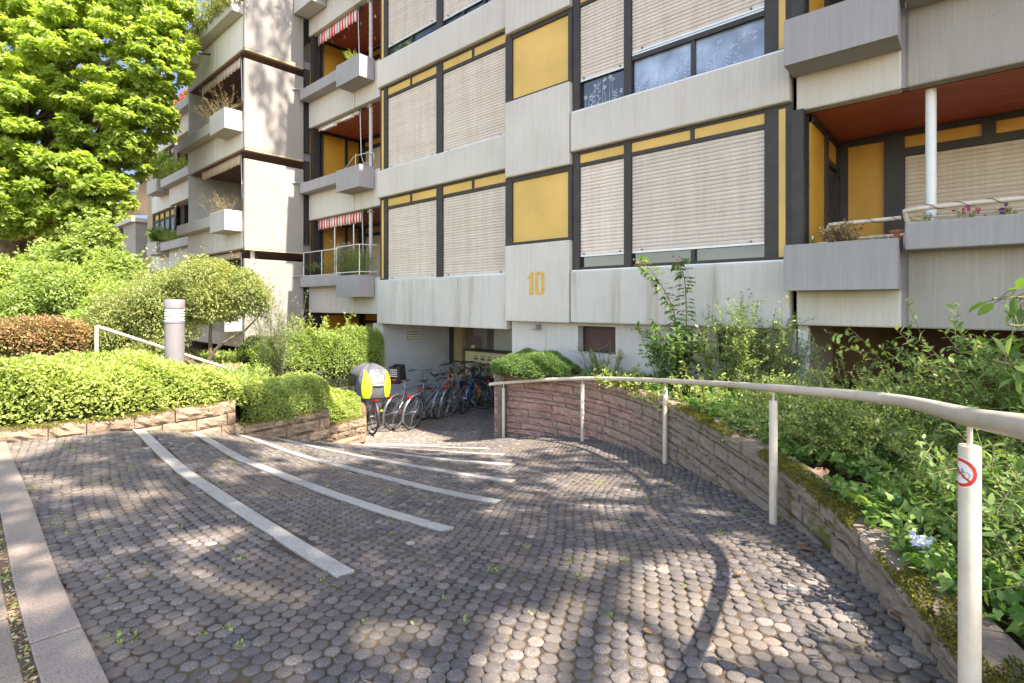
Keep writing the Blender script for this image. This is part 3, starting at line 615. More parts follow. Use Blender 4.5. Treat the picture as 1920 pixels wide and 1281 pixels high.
# section with the house number
for k in range(4):
    z0 = -.35+2.75*k; z1 = 1.09+2.75*k
    parapet(-6.80, -5.29, 7.39, z0, z1, 'conc', th=.3, name='wall_panel', bevel=.02)
    if k < 3:
        z2 = z0+2.75; f = MB()
        f.box(-6.86, -6.69, 7.47, 7.6, z1, z2); f.box(-5.37, -5.28, 7.47, 7.6, z1, z2); f.box(-6.69, -5.37, 7.475, 7.6, z1, z1+.065); f.box(-6.69, -5.37, 7.475, 7.6, z2-.085, z2)
        fr = P('panel_frame', f, M['frame'], bevel=.004); P('yellow_panel', MB().box(-6.69, -5.37, 7.515, 7.56, z1+.065, z2-.085), M['yellow'], fr)
for k in range(4):   # section with the wide two-part windows
    z0 = -.34 if k == 0 else 2.60+2.75*(k-1)
    parapet(-5.26, -1.82, 7.38, z0, Tk(k)-.01, 'conc_stain' if k == 0 else 'conc')
    P('window_sill', MB().box(-5.24, -1.84, 7.40, 7.56, Tk(k)-.009, Tk(k)+.012), M['alu'])
    if k < 3:
        zz0 = Tk(k)+.012; kk = {0: (.79, 'glass', .79, 'glass'), 1: (3.80, 'glass', 3.97, 'glass_sky'), 2: (6.6, 'glass', 6.7, 'glass')}[k]
        wr_ = window(-5.26, -1.80, zz0, 2.60+2.75*k-.001, 7.50, [(-5.13, -4.27, kk[0], kk[1], 1), (-4.14, -2.15, kk[2], kk[3], 2)], strip=(-1.97, -1.89), trn=(1, 2), tr=(.05, .2, .26))
        if k == 1:
            P('casement_rail', MB().box(-4.13, -2.16, 7.485, 7.56, 3.86, 3.93), M['frame'], wr_)
            P('casement_strip', MB().box(-4.13, -2.16, 7.49, 7.55, 3.932, 3.955), M['alu'], wr_)
            # white plant decals on the lower panes: stems, leaves and petals as thin film
            rs = random.Random(3)
            for (xa, xb) in ((-5.1, -4.3), (-4.1, -3.2), (-3.05, -2.2)):
                x = xa+.05; d = MB()
                while x < xb-.04:
                    h = rs.uniform(.10, .40); yy = 7.542; px, pz = x, zz0+.06; dx = rs.uniform(-.06, .06)
                    pts = [(px+dx*t*t, yy, pz+h*t) for t in (0, .25, .5, .75, 1)]; d.tube(pts, .0035, 4)
                    cx_, cz_ = pts[-1][0], pts[-1][2]; typ = rs.random()
                    if typ < .55:
                        for a in range(5):
                            t = a*1.256+rs.random(); d.add([(cx_, yy-.001, cz_), (cx_+.03*math.cos(t-.4), yy-.001, cz_+.03*math.sin(t-.4)), (cx_+.042*math.cos(t), yy-.001, cz_+.042*math.sin(t)), (cx_+.03*math.cos(t+.4), yy-.001, cz_+.03*math.sin(t+.4))], [(0,1,2,3)])
                    else:
                        for a in range(6):
                            t = a/6; s_ = 1 if a % 2 else -1; q = pts[0][0]+dx*t*t, pz+h*t
                            d.add([(q[0], yy-.001, q[1]), (q[0]+s_*.03, yy-.001, q[1]+.014), (q[0]+s_*.05, yy-.001, q[1]+.04), (q[0]+s_*.02, yy-.001, q[1]+.03)], [(0,1,2,3)])
                    x += rs.uniform(.045, .09)
                P('window_decal', d, M['decal'], wr_, sm=False)
# house number
def ext(mb, poly, x0, z0, s, y0, y1):
    n = len(poly); poly = [(p_[0]*1.22, p_[1]) for p_ in poly]; v = [(x0+p_[0]*s, y0, z0+p_[1]*s) for p_ in poly]+[(x0+p_[0]*s, y1, z0+p_[1]*s) for p_ in poly]
    mb.add(v, [tuple(range(n)), tuple(range(2*n-1, n-1, -1))]+[(i, n+i, n+(i+1)%n, (i+1)%n) for i in range(n)])
hn = MB(); S_ = .42
ext(hn, [(.0,.80),(.0,.70),(.11,.72),(.11,.52),(.30,.52),(.30,1.0),(.16,1.0),(.13,.86),(.07,.80)], -6.235, .145, S_, 7.3865, 7.3885)
ext(hn, [(.11,0),(.30,0),(.30,.50),(.11,.50)], -6.235, .145, S_, 7.3865, 7.3885)
def arc(cx, cz, r1, a0, a1, n=7): return [(cx+r1*math.cos(R(a0+(a1-a0)*i/n)), cz+r1*math.sin(R(a0+(a1-a0)*i/n))) for i in range(n+1)]
L_ = [(.63,0)]+arc(.54, .11, .11, 270, 180, 5)+arc(.54, .89, .11, 180, 90, 5)+[(.63,1.0),(.63,.87),(.60,.86),(.58,.82),(.58,.18),(.60,.14),(.63,.13)]
def zero_half(mir):
    # a stencil half ring built from quads between outer and inner outline
    out = [(.63,0)]+arc(.54, .11, .11, 270, 180, 5)+arc(.54, .89, .11, 180, 90, 5)+[(.63,1.0)]; n = len(out)
    inn = [(.63,.13)]+[(.60,.14),(.59,.155),(.58,.17),(.58,.18),(.58,.19)][:5]+[(.58,.25)]+[(.58,.75)]+[(.58,.82),(.585,.84),(.59,.85),(.60,.86),(.61,.865)][:5]+[(.63,.87)]
    inn = (inn+[inn[-1]]*n)[:n]; inn[-1] = (.63,.87)
    for i in range(n-1):
        q = [out[i], out[i+1], inn[i+1], inn[i]]
        if mir: q = [(1.28-a_, b_) for a_, b_ in q][::-1]
        ext(hn, q, -6.265, .145, S_, 7.3865, 7.3885)
zero_half(False); zero_half(True)
P('house_number', hn, M['gold'])
# --- balconies
def balcony(x0, x1, k, px0, px1, trx0, trx1, trz, left=True, yf=7.6, joint=None, planter=True, m='conc'):
    b = Bk(k)
    if joint:
        parapet(x0, joint-.01, yf, b, b+.95, m, th=.18); parapet(joint+.01, x1, yf, b, b+.95, m, th=.18)
    else: parapet(x0, x1, yf, b, b+.95, m, th=.18)
    P('balcony_floor', MB().box(x0, x1, yf+.18, 9.3, b+.03, b+.28), M['conc_grey'])
    P('balcony_ceiling', MB().box(x0, x1, yf+.19, 9.28, b+.0, b+.028), M['wood'])
    tr_ = MB().box(trx0, trx1, yf-.30, yf-.003, b+trz, b+trz+.30); P('balcony_trough', tr_, M['conc_grey'], bevel=.015)
    if planter:
        q = MB(); z0, z1 = b+.44, b+.995
        q.box(px0, px1, yf-.46, yf-.02, z0, z1-.05)
        for e in ((px0, px1, yf-.46, yf-.42), (px0, px1, yf-.06, yf-.02), (px0, px0+.04, yf-.42, yf-.06), (px1-.04, px1, yf-.42, yf-.06)): q.box(*e, z1-.05, z1)
        o = P('planter', q, M['conc_grey']); P('planter_soil', MB().box(px0+.045, px1-.045, yf-.415, yf-.065, z1-.049, z1-.03), M['soil'], o)
for k in range(4):
    balcony(-14.97, -11.28, k, -12.58, -11.48, -14.94, -12.6, .75, joint=-12.45, yf=7.6)
    balcony(-1.78, -.655, k, -1.79, -.665, -.62, 5.0, .87, yf=7.45, planter=True) if False else None
for k in range(4):
    b = Bk(k); yf = 7.45
    parapet(-1.76, -.67, yf, b, b+.95, 'conc', th=.18); parapet(-.62, 2.9, yf, b, b+.95, 'conc_warm', th=.18); parapet(2.93, 6.5, yf, b, b+.95, 'conc_warm', th=.18)
    P('joint_strip', MB().box(-.67, -.62, yf+.03, yf+.15, b+.01, b+.93), M['conc_grey'])
    P('balcony_floor', MB().box(-1.76, 6.5, yf+.18, 9.5, b+.03, b+.28), M['conc_grey'])
    P('balcony_ceiling', MB().box(-1.76, 6.5, yf+.19, 9.48, b, b+.028), M['wood'])
    P('balcony_trough', MB().box(-.615, 6.3, yf-.30, yf-.003, b+.87, b+1.17), M['conc_grey'], bevel=.015)
    q = MB(); z0, z1 = b+.44, b+.995; px0, px1 = -1.79, -.665
    q.box(px0, px1, yf-.46, yf-.003, z0, z1-.05)
    for e in ((px0, px1, yf-.46, yf-.42), (px0, px1, yf-.04, yf-.003), (px0, px0+.04, yf-.42, yf-.04), (px1-.04, px1, yf-.42, yf-.04)): q.box(*e, z1-.05, z1)
    o = P('planter', q, M['conc_grey']); P('planter_soil', MB().box(px0+.045, px1-.045, yf-.415, yf-.045, z1-.049, z1-.03), M['soil'], o)
    if k < 3:
        lo, hi = b+.28, b+2.75
        # side wall with door, back wall with panel, shuttered window
        P('side_post', MB().box(-1.80, -1.66, 7.38, 7.50, lo+.3, hi+.0), M['frame'])
        P('side_post', MB().box(-1.765, -1.66, 7.64, 7.68, lo+.3, hi+.0), M['frame'])
        s = MB().box(-1.78, -1.64, 7.70, 8.45, lo, hi); P('loggia_panel', s, M['orange'])
        s = MB().box(-1.78, -1.60, 8.45, 8.56, lo, hi); s.box(-1.78, -1.60, 9.2, 9.3, lo, hi); s.box(-1.78, -1.60, 8.56, 9.2, hi-.1, hi); s.box(-1.78, -1.60, 8.56, 9.2, hi-.48, hi-.40); s.box(-1.78, -1.61, 7.7, 8.45, hi-.1, hi)
        fr = P('door_frame', s, M['frame']); P('transom_panel', MB().box(-1.70, -1.63, 8.56, 9.2, hi-.40, hi-.1), M['orange'], fr)
        d = P('balcony_door', MB().box(-1.72, -1.64, 8.57, 9.19, lo, hi-.48), M['door'], bevel=.004); P('pane', MB().box(-1.64, -1.636, 8.72, 9.05, lo+.9, hi-.6), M['glass'], d)
        P('handle', MB().box(-1.64, -1.60, 8.62, 8.64, lo+1.0, lo+1.12), M['white'], d)
        s = MB(); s.box(-1.6, -1.49, 9.3, 9.4, lo, hi); s.box(-1.04, -.80, 9.28, 9.4, lo, hi); s.box(-1.49, -1.04, 9.31, 9.4, hi-.1, hi); s.box(-.80, 6.4, 9.29, 9.4, hi-.08, hi); s.box(-.80, 6.4, 9.29, 9.4, hi-.36, hi-.25)
        for x in (.02, 2.2, 4.3): s.box(x, x+.14, 9.285, 9.4, hi-.25, hi-.08)
        for x in (2.2, 4.3, 6.36): s.box(x, x+.14, 9.285, 9.4, lo, hi-.36)
        s.box(-.8, 6.4, 9.29, 9.4, lo, lo+.35)
        fr = P('window', s, M['frame']); P('loggia_panel', MB().box(-1.49, -1.04, 9.33, 9.38, lo, hi-.1), M['orange'], fr)
        P('transom_panel', MB().box(-.80, 6.4, 9.33, 9.38, hi-.25, hi-.08), M['orange'], fr)
        for (xa, xb) in ((-.8, 2.2), (2.34, 4.3), (4.44, 6.36)): P('roller_shutter', slats(xa+.004, xb-.004, 9.34, lo+.35, hi-.36), M['shutter_y'], fr)
        P('column', MB().tube([(-.42, 7.72, lo), (-.42, 7.72, hi)], .052, 16), M['white'])
# balcony railing on the right, lowest storey (two pipe rails, the second one higher)
rl = MB(); rl.tube(cr([(-1.42, 7.53, .67), (-1.42, 7.52, .90), (-1.40, 7.52, .955), (-1.34, 7.52, .975), (-.68, 7.52, .985)], 5), .026, 10)
rl.tube([(-1.42, 7.52, .78), (-.62, 7.52, .79)], .018, 8)
for x in (-.95, -.8, -.65): rl.tube([(x, 7.52, .55), (x, 7.52, .79)], .01, 6)
rl.tube(cr([(-.60, 7.40, .90), (-.62, 7.36, 1.0), (-.55, 7.33, 1.04), (.2, 7.33, 1.05), (5.5, 7.33, 1.05)], 5), .028, 10)
rl.tube([(-.45, 7.40, .95), (5.5, 7.40, .96)], .014, 8)
rr_ = P('balcony_railing', rl, M['cream'])
wire = MB(); wire.tube([( -1.3+.02*i, 7.52+.030*math.cos(i*.55), .98+.030*math.sin(i*.55)) for i in range(32)], .0035, 5); wire.tube([(-.5+.02*i, 7.33+.033*math.cos(i*.5), 1.05+.033*math.sin(i*.5)) for i in range(75)], .0035, 5)
P('light_cable', wire, M['black'], rr_)
# left balcony interiors
for k in range(-1, 3):
    b = Bk(k); lo, hi = b+.28, b+2.75
    if k == -1: lo = -2.6
    s = MB(); s.box(-14.96, -14.80, 7.66, 7.86, lo, hi); s.box(-14.9, -14.80, 7.92, 7.98, lo, hi); s.box(-14.9, -14.80, 8.72, 8.80, lo, hi); s.box(-14.9, -14.80, 9.2, 9.34, lo, hi); s.box(-14.9, -14.81, 7.98, 9.2, hi-.09, hi)
    fr = P('side_frame', s, M['frame']); P('loggia_panel', MB().box(-14.9, -14.84, 7.98, 9.2, lo, hi-.09), M['orange'], fr)
    s = MB(); s.box(-14.8, -14.2, 9.28, 9.38, hi-.09, hi); s.box(-14.8, -11.3, 9.29, 9.4, hi-.08, hi); s.box(-14.8, -11.3, 9.29, 9.4, hi-.36, hi-.26)
    for x in (-14.8, -13.3, -11.5): s.box(x, x+.15, 9.28, 9.4, lo, hi)
    s.box(-14.65, -11.5, 9.29, 9.4, lo, lo+.3)
    fr = P('window', s, M['frame']); P('transom_panel', MB().box(-14.65, -11.5, 9.33, 9.38, hi-.26, hi-.08), M['orange'], fr)
    P('roller_shutter', slats(-14.65, -13.3, 9.34, lo+.3, hi-.36), M['shutter_y'], fr); P('roller_shutter', slats(-13.15, -11.5, 9.34, lo+.3, hi-.36), M['shutter_y'], fr)
    if k >= 0: P('column', MB().tube([(-11.9, 7.75, lo), (-11.9, 7.75, hi)], .05, 16), M['conc'])
    if k >= 0:
        n = MB()
        for j, zz_ in enumerate((hi-.05,)): n.box(-11.97, -11.83, 7.68, 7.82, zz_-.04, zz_)
        P('column_head', n, M['conc_grey'])
        P('water_spout', MB().tube([(-14.75, 7.55, b+1.09), (-14.9, 7.25, b+1.07), (-15.0, 7.12, b+1.05)], .025, 8), M['conc_grey'])
# awnings on the left balconies
def awning(x0, x1, y, z, drop, m, out=.0, n=28, sag=.03, depth=.14):
    mb = MB(); A = []; 
    for i in range(n+1):
        x = x0+(x1-x0)*i/n; wv = .012*math.sin(i*2.4); A.append([(x, y-out+wv, z), (x, y-out-.01+wv, z-drop*.5), (x, y-out+wv*1.5, z-drop*(1-.12*abs(math.sin(i*1.05))))])
    mb.grid(A); o = P('awning', mb, M[m], sm=True); mo = o.modifiers.new('solid', 'SOLIDIFY'); mo.thickness = .004
    ros = MB().tube([(x0, y+.04, z+.01), (x1+.05, y+.04, z+.01)], .035, 8); ros.box(x1+.05, x1+.13, y-.02, y+.09, z-.05, z+.07); P('awning_roller', ros, M['darksteel'], o)
    rd = MB().tube([(x1, y+.02, z-.03), (x1+.01, y+.05, z-1.25)], .012, 6); P('awning_crank', rd, M['alu'], o); return o
awning(-14.6, -12.5, 7.72, Bk(3)-.02, .34, 'awn_red')
awning(-14.6, -12.4, 7.72, Bk(2)-.03, .12, 'awn_beige')
P('awning_arm', MB().box(-14.2, -13.5, 7.60, 7.68, Bk(2)-.22, Bk(2)-.18), M['white']); P('awning_arm', MB().box(-13.1, -12.6, 7.60, 7.68, Bk(2)-.20, Bk(2)-.16), M['white'])
awning(-14.6, -12.3, 7.72, Bk(1)-.02, .30, 'awn_red')
# cage railing of the lowest left balcony
rl = MB(); zb, zt = Bk(0)+1.04, Bk(0)+1.75
for (a, b_) in (((-14.75, 7.34), (-12.6, 7.34)), ((-12.6, 7.34), (-12.6, 7.16)), ((-12.6, 7.16), (-11.5, 7.16)), ((-11.5, 7.16), (-11.4, 7.6))):
    for z in (zb+.03, zt): rl.tube([(*a, z), (*b_, z)], .014, 6)
for x, y in ((-14.75, 7.34), (-13.7, 7.34), (-12.6, 7.16), (-11.5, 7.16)): rl.tube([(x, y, zb-.05), (x, y, zt)], .014, 6)
rr_ = P('balcony_railing', rl, M['alu'])
n = MB()
for i in range(30):
    z = zt+.05+i*.04
    if z < Bk(1)-.02: n.tube([(-14.8, 7.78, z), (-11.4, 7.78, z)], .0028, 3, cap=False)
for i in range(14):
    z = zb+.05+i*.05; n.tube([(-14.75, 7.35, z), (-12.6, 7.35, z)], .0028, 3, cap=False)
P('wire_mesh', n, M['darksteel'], rr_)
for x in (-13.75, -12.75): P('mesh_post', MB().tube([(x, 7.76, zb-.3), (x, 7.76, Bk(1))], .016, 8), M['alu'], rr_)
# --- basement wall, windows, passage
bw = MB(); bw.box(-6.80, -5.25, 7.6, 7.85, -2.7, -.345); bw.box(-5.25, -4.50, 7.6, 7.85, -2.7, -.86); bw.box(-4.50, -2.86, 7.6, 7.85, -2.7, -.345); bw.box(-2.86, -2.15, 7.6, 7.85, -2.7, -.86); bw.box(-2.15, -1.80, 7.6, 7.85, -2.7, -.345)
bw.box(-5.25, -4.50, 7.6, 7.85, -.40, -.345); bw.box(-2.86, -2.15, 7.6, 7.85, -.40, -.345)
P('basement_wall', bw, concrete('concrete_dirty', (.52, .49, .455), 1.0))
def louv():
    m, nt, b, N, L = mat('brown_mesh'); b.inputs['Roughness'].default_value = .7
    tc = nd(nt, 'ShaderNodeTexCoord'); ck = nd(nt, 'ShaderNodeTexBrick'); mp = nd(nt, 'ShaderNodeMapping'); mp.inputs['Rotation'].default_value = (R(90), 0, 0); L.new(tc.outputs['Object'], mp.inputs[0]); L.new(mp.outputs[0], ck.inputs[0])
    ck.inputs['Scale'].default_value = 60; ck.inputs['Color1'].default_value = (.10,.045,.04,1); ck.inputs['Color2'].default_value = (.07,.03,.03,1); ck.inputs['Mortar'].default_value = (.02,.012,.012,1)
    L.new(ck.outputs[0], b.inputs['Base Color']); return m
LV = louv()
for x0, x1 in ((-5.25, -4.50), (-2.86, -2.15)):
    s = MB().box(x0, x1, 7.76, 7.80, -.46, -.40); s.box(x0, x1, 7.76, 7.80, -.86, -.83); s.box(x0, x0+.03, 7.76, 7.80, -.83, -.46); s.box(x1-.03, x1, 7.76, 7.80, -.83, -.46)
    o = P('basement_window', s, M['frame']); P('mesh_panel', MB().box(x0+.03, x1-.03, 7.775, 7.79, -.83, -.46), LV, o)
P('wall_lamp', MB().box(-6.16, -6.07, 7.42, 7.60, -.50, -.40), M['conc_grey'], bevel=.02)
# rooms under the right balconies
P('back_wall', MB().box(-1.8, 6.5, 9.9, 10.1, -2.6, -.29), simple('dim_wall', (.16, .10, .05), .9)); P('back_wall_panel', MB().box(-.9, 6.5, 9.6, 9.9, -2.6, -.29), simple('dark_brown_wall', (.06, .025, .018), .8))
P('side_wall', MB().box(-1.95, -1.80, 7.86, 9.9, -2.6, -.345), M['conc_warm']); P('pillar', MB().box(-1.78, -1.66, 7.62, 7.75, -2.6, -.29), M['white'])
# passage under the first section
P('passage_wall', MB().box(-11.5, -11.2, 7.72, 9.85, -2.7, -.52), M['render']); P('passage_pier', MB().box(-11.62, -11.18, 7.62, 7.72, -2.7, -.52), M['conc'], bevel=.01)
P('passage_ceiling', MB().box(-11.5, -6.6, 7.72, 12.5, -.52, -.42), M['conc_grey'])
pb = MB(); pb.box(-11.2, -10.95, 9.86, 10.1, -2.7, -.52); P('passage_door', pb, M['door'])
P('passage_pier', MB().box(-10.95, -10.62, 9.80, 10.1, -2.7, -.52), simple('ochre_pier', (.36, .28, .15), .8))
dd = MB().box(-10.62, -9.75, 9.92, 9.98, -2.7, -.52); o = P('entrance_door', dd, simple('taupe_door', (.14, .11, .10), .5)); P('round_sign', MB().tube([(-10.28, 9.91, -1.22), (-10.28, 9.88, -1.22)], .075, 20), simple('pale_enamel', (.62, .56, .40), .4), o)
P('passage_wall', MB().box(-9.75, -8.75, 9.95, 10.1, -2.7, -.52), M['render'])
P('passage_post', MB().box(-9.75, -9.55, 9.70, 9.95, -2.7, -.52), M['lampbody'])
def lattice():
    m, nt, b, N, L = mat('amber_glass'); v = nd(nt, 'ShaderNodeTexVoronoi'); v.inputs['Scale'].default_value = 14; tc = nd(nt, 'ShaderNodeTexCoord'); L.new(tc.outputs['Object'], v.inputs[0])
    L.new(ramp(nt, v.outputs[0], [(.2, (.35,.26,.03)), (.7, (.10,.09,.01))]).outputs[0], b.inputs['Base Color']); b.inputs['Roughness'].default_value = .2; return m
P('amber_glass_panel', MB().box(-8.75, -7.6, 10.0, 10.06, -1.5, -.52), lattice()); P('passage_wall', MB().box(-8.75, -6.6, 10.07, 10.2, -2.7, -.52), M['render'])
P('passage_wall', MB().box(-6.80, -6.6, 7.86, 10.1, -2.7, -.52), M['render'])
mbx = MB().box(-9.95, -7.3, 9.3, 9.62, -1.86, -1.24); o = P('mailbox_unit', mbx, simple('mailbox_cream', (.50, .42, .24), .5), bevel=.006); P('mailbox_top', MB().box(-9.98, -7.28, 9.27, 9.64, -1.238, -1.20), M['door'], o)
s = MB(); g_s = MB()
for i in range(10):
    for j in range(2):
        x = -9.55+i*.235; z = -1.42-j*.27; s.box(x-.07, x+.07, 9.294, 9.299, z-.025, z+.02)
        for q_ in range(3): g_s.box(x-.055+q_*.042, x-.03+q_*.042, 9.294, 9.2985, z+.045, z+.075)
P('letter_slot', s, M['darksteel'], o); P('name_plates', g_s, M['darksteel'], o)
P('mailbox_leg', MB().box(-9.9, -9.8, 9.4, 9.5, -2.6, -1.861), M['darksteel'], o); 
# hall volumes behind (keeps daylight out of the interior)
P('rear_wall', MB().box(-15.2, 6.6, 12.5, 12.7, -2.7, 11.5), M['conc']); P('roof', MB().box(-15.1, 6.6, 7.7, 12.7, 11.0, 11.3), M['conc_grey'])
P('room_floor', MB().box(-11.2, -1.8, 7.73, 12.4, Tk(0)-.3, Tk(0)-.1), M['conc_grey']); P('room_floor', MB().box(-11.2, -1.8, 7.73, 12.4, Tk(1)-.3, Tk(1)-.1), M['conc_grey']); P('room_floor', MB().box(-11.2, -1.8, 7.73, 12.4, Tk(2)-.3, Tk(2)-.1), M['conc_grey'])
P('east_wall', MB().box(6.5, 6.7, 7.5, 12.5, -2.7, 11.3), M['conc'])
# lettered notice boards in the passage
def board(x, y0, y1, z0, z1, seed, parent=None):
    o = P('notice_board', MB().box(x, x+.012, y0, y1, z0, z1), simple('notice_cream', (.62, .58, .50), .6), parent); t = MB(); rs = random.Random(seed); rows = 4
    for i in range(rows):
        z = z1-(z1-z0)*(i+.6)/(rows+.3); y = y0+.03
        while y < y1-.05:
            l = rs.uniform(.02, .055); t.box(x+.012, x+.0145, y, min(y+l, y1-.03), z-.015, z+.015); y += l+.015
    P('notice_lettering', t, M['lampbody'], o); return o
board(-11.2, 8.32, 8.80, -1.02, -.72, 2)
nb = MB().box(-10.25, -9.85, 9.905, 9.918, -.92, -.62); o = P('notice_board', nb, M['lampbody']); t_ = MB()
for i in range(4):
    for j in range(6): t_.box(-10.22+j*.06, -10.22+j*.06+random.uniform(.03,.05), 9.902, 9.904, -.69-i*.06, -.665-i*.06)
P('notice_lettering', t_, M['conc_grey'], o)
# --- left block, end panels facing right
YB = 5.78
M['conc_lifted'] = concrete('concrete_wing_lifted', (.66, .61, .54), .3); M['conc_grey_lifted'] = concrete('concrete_wing_planter_lifted', (.50, .465, .43), .25)  # both lightened to make up for the tree's shade on the left wing
for k in range(4):
    b = -1.245+2.75*k
    t1 = b+2.46 if k < 3 else b+2.4
    P('end_panel', MB().box(-15.12, -15.0, YB+.0, 7.46, b, t1), M['conc_warm'], bevel=.014)
    if k: P('edge_trim', MB().box(-15.121, -15.004, YB+.02, 7.46, b-.05, b-.002), simple('edge_yellow', (.46,.38,.24), .8))
    if k: P('ceiling_panel', MB().box(-19.6, -15.15, YB+.03, 8.6, b-.03, b-.004), M['wood_b'])
    P('block_floor', MB().box(-19.7, -15.13, YB+.2, 8.6, b+.002, b+.25), M['conc_grey'])
    # front fascia with planter and trough
    parapet(-17.2, -15.13, YB, b, b+(.80 if k < 3 else .93), 'conc_lifted'); parapet(-19.7, -17.22, YB, b, b+(.80 if k < 3 else .93), 'conc_lifted')
    q = MB(); z0, z1 = b+.46, b+1.02
    if k < 3:
        q.box(-16.25, -15.14, YB-.46, YB-.003, z0, z1); P('planter', q, M['conc_grey_lifted'], bevel=.014)
        P('balcony_trough', MB().box(-19.85, -16.26, YB-.28, YB-.003, b+.72, b+1.04), M['conc_grey_lifted'], bevel=.014)
    else: P('balcony_trough', MB().box(-18.35, -15.10, YB-.29, YB+.1, b+.935, b+1.27), M['conc_grey_lifted'], bevel=.014)
    if k < 3:
        lo, hi = b+.25, b+2.72
        P('partition_wall', MB().box(-19.7, -19.55, YB+.02, 8.6, lo, hi), M['render'])
        s = MB(); s.box(-15.2, -15.02, 7.50, 7.66, lo, hi+.02); s.box(-19.5, -15.2, 8.5, 8.6, hi-.06, hi); s.box(-19.5, -15.2, 8.5, 8.6, hi-.36, hi-.26)
        for i in range(5): s.box(-19.5+i*1.05, -19.4+i*1.05, 8.49, 8.6, lo, hi)
        fr = P('window', s, M['frame']); P('transom_panel', MB().box(-19.4, -15.2, 8.54, 8.58, hi-.26, hi-.06), M['yellow'], fr); P('roller_shutter', slats(-19.4, -15.3, 8.55, lo, hi-.36), M['shutter_y'], fr)
        P('loggia_panel', MB().box(-15.2, -15.05, 7.66, 8.5, lo, hi), M['yellow'])
        if k == 0: P('column', MB().tube([(-15.22, YB+.3, lo), (-15.22, YB+.3, hi)], .06, 12), M['conc'])
    if 0 < k < 3 or k == 0:
        o = awning(-18.7, -15.6, YB+.12, b+2.70, .30 if k else .2, 'awn_pink' if k == 2 else 'awn_beige', n=34)
for k in (2, 3):
    b = -1.245+2.75*k; P('planter', MB().box(-19.6, -18.6, YB-.49, YB-.003, b+.62, b+1.17), M['conc_grey_lifted'], bevel=.014) if k == 3 else None
    x = -17.9 if k == 3 else -20.3
P('water_spout', MB().tube([(-17.6, 5.78, 7.62), (-17.6, 5.45, 7.55)], .03, 8), M['darksteel'])
P('service_gap', MB().box(-19.9, -19.7, 5.9, 9, -2, 8.3), M['conc_grey'])
P('block_roof', MB().box(-19.7, -15.05, 6.0, 12.4, 8.9, 9.1), M['conc_grey']); P('block_wall', MB().box(-19.7, -15.0, 8.7, 12.4, -2.6, 8.9), M['conc'])
# --- far section
YF = 7.17
for k in range(4):
    b = -1.245+2.75*k
    parapet(-29.7, -26.55, YF, b, b+.80, 'conc_lifted'); parapet(-26.5, -20.0, YF-.12, b, b+.86, 'conc_lifted')
    P('far_floor', MB().box(-30, -20, YF+.3, 9.5, b+.02, b+.3), M['conc_grey'])
    P('planter', MB().box(-28.2, -26.7, YF-.55, YF-.003, b+.62, b+1.18), M['conc_grey_lifted'], bevel=.014) if k != 3 else None
    P('balcony_trough', MB().box(-26.6, -20.2, YF-.42, YF-.123, b+.75, b+1.1), M['conc_grey_lifted'], bevel=.014)
    if k < 3:
        lo, hi = b+.80, b+2.75
        s = MB(); s.box(-29.7, -29.6, YF+.1, YF+.2, lo, hi); s.box(-29.6, -26.6, YF+.1, YF+.2, hi-.07, hi-.001); s.box(-29.6, -26.6, YF+.1, YF+.2, hi-.42, hi-.32)
        for x in (-28.9, -28.1, -27.3, -26.6): s.box(x, x+.1, YF+.09, YF+.2, lo, hi-.002)
        s.box(-26.5, -25.9, YF+.3, YF+.5, lo, hi)
        fr = P('window', s, M['frame']); P('transom_panel', MB().box(-29.6, -26.6, YF+.14, YF+.18, hi-.32, hi-.07), M['yellow'], fr)
        P('pane', MB().box(-29.6, -26.6, YF+.14, YF+.16, lo, hi-.42), M['glass_sky'], fr)
        P('loggia_panel', MB().box(-25.9, -20, YF+1.0, YF+1.1, b+.3, hi), M['orange'])
P('end_wall', MB().box(-30.6, -29.72, YF+.05, YF+.3, -2.6, 8.0), simple('tan_wall', (.36,.28,.17), .9))
P('far_wall', MB().box(-30.5, -19.95, 9.6, 9.8, -2.6, 8.0), M['conc']); P('far_end', MB().box(-30.55, -30.4, YF+.3, 9.6, -2.6, 8.0), M['conc_warm'])
rl = MB(); b = -1.245+8.25
for z in (b+.95, b+1.35): rl.tube([(-29.6, YF, z), (-26.6, YF, z)], .025, 6)
for i in range(22): rl.box(-29.6+i*.14, -29.53+i*.14, YF-.01, YF+.01, b+.85, b+1.33)
P('terrace_railing', rl, M['conc_grey'])
# third-storey planter at the very top of the left balcony
P('planter', MB().box(-14.96, -13.9, 7.14, 7.58, 8.46, 9.05), M['conc_grey_lifted'], bevel=.014)
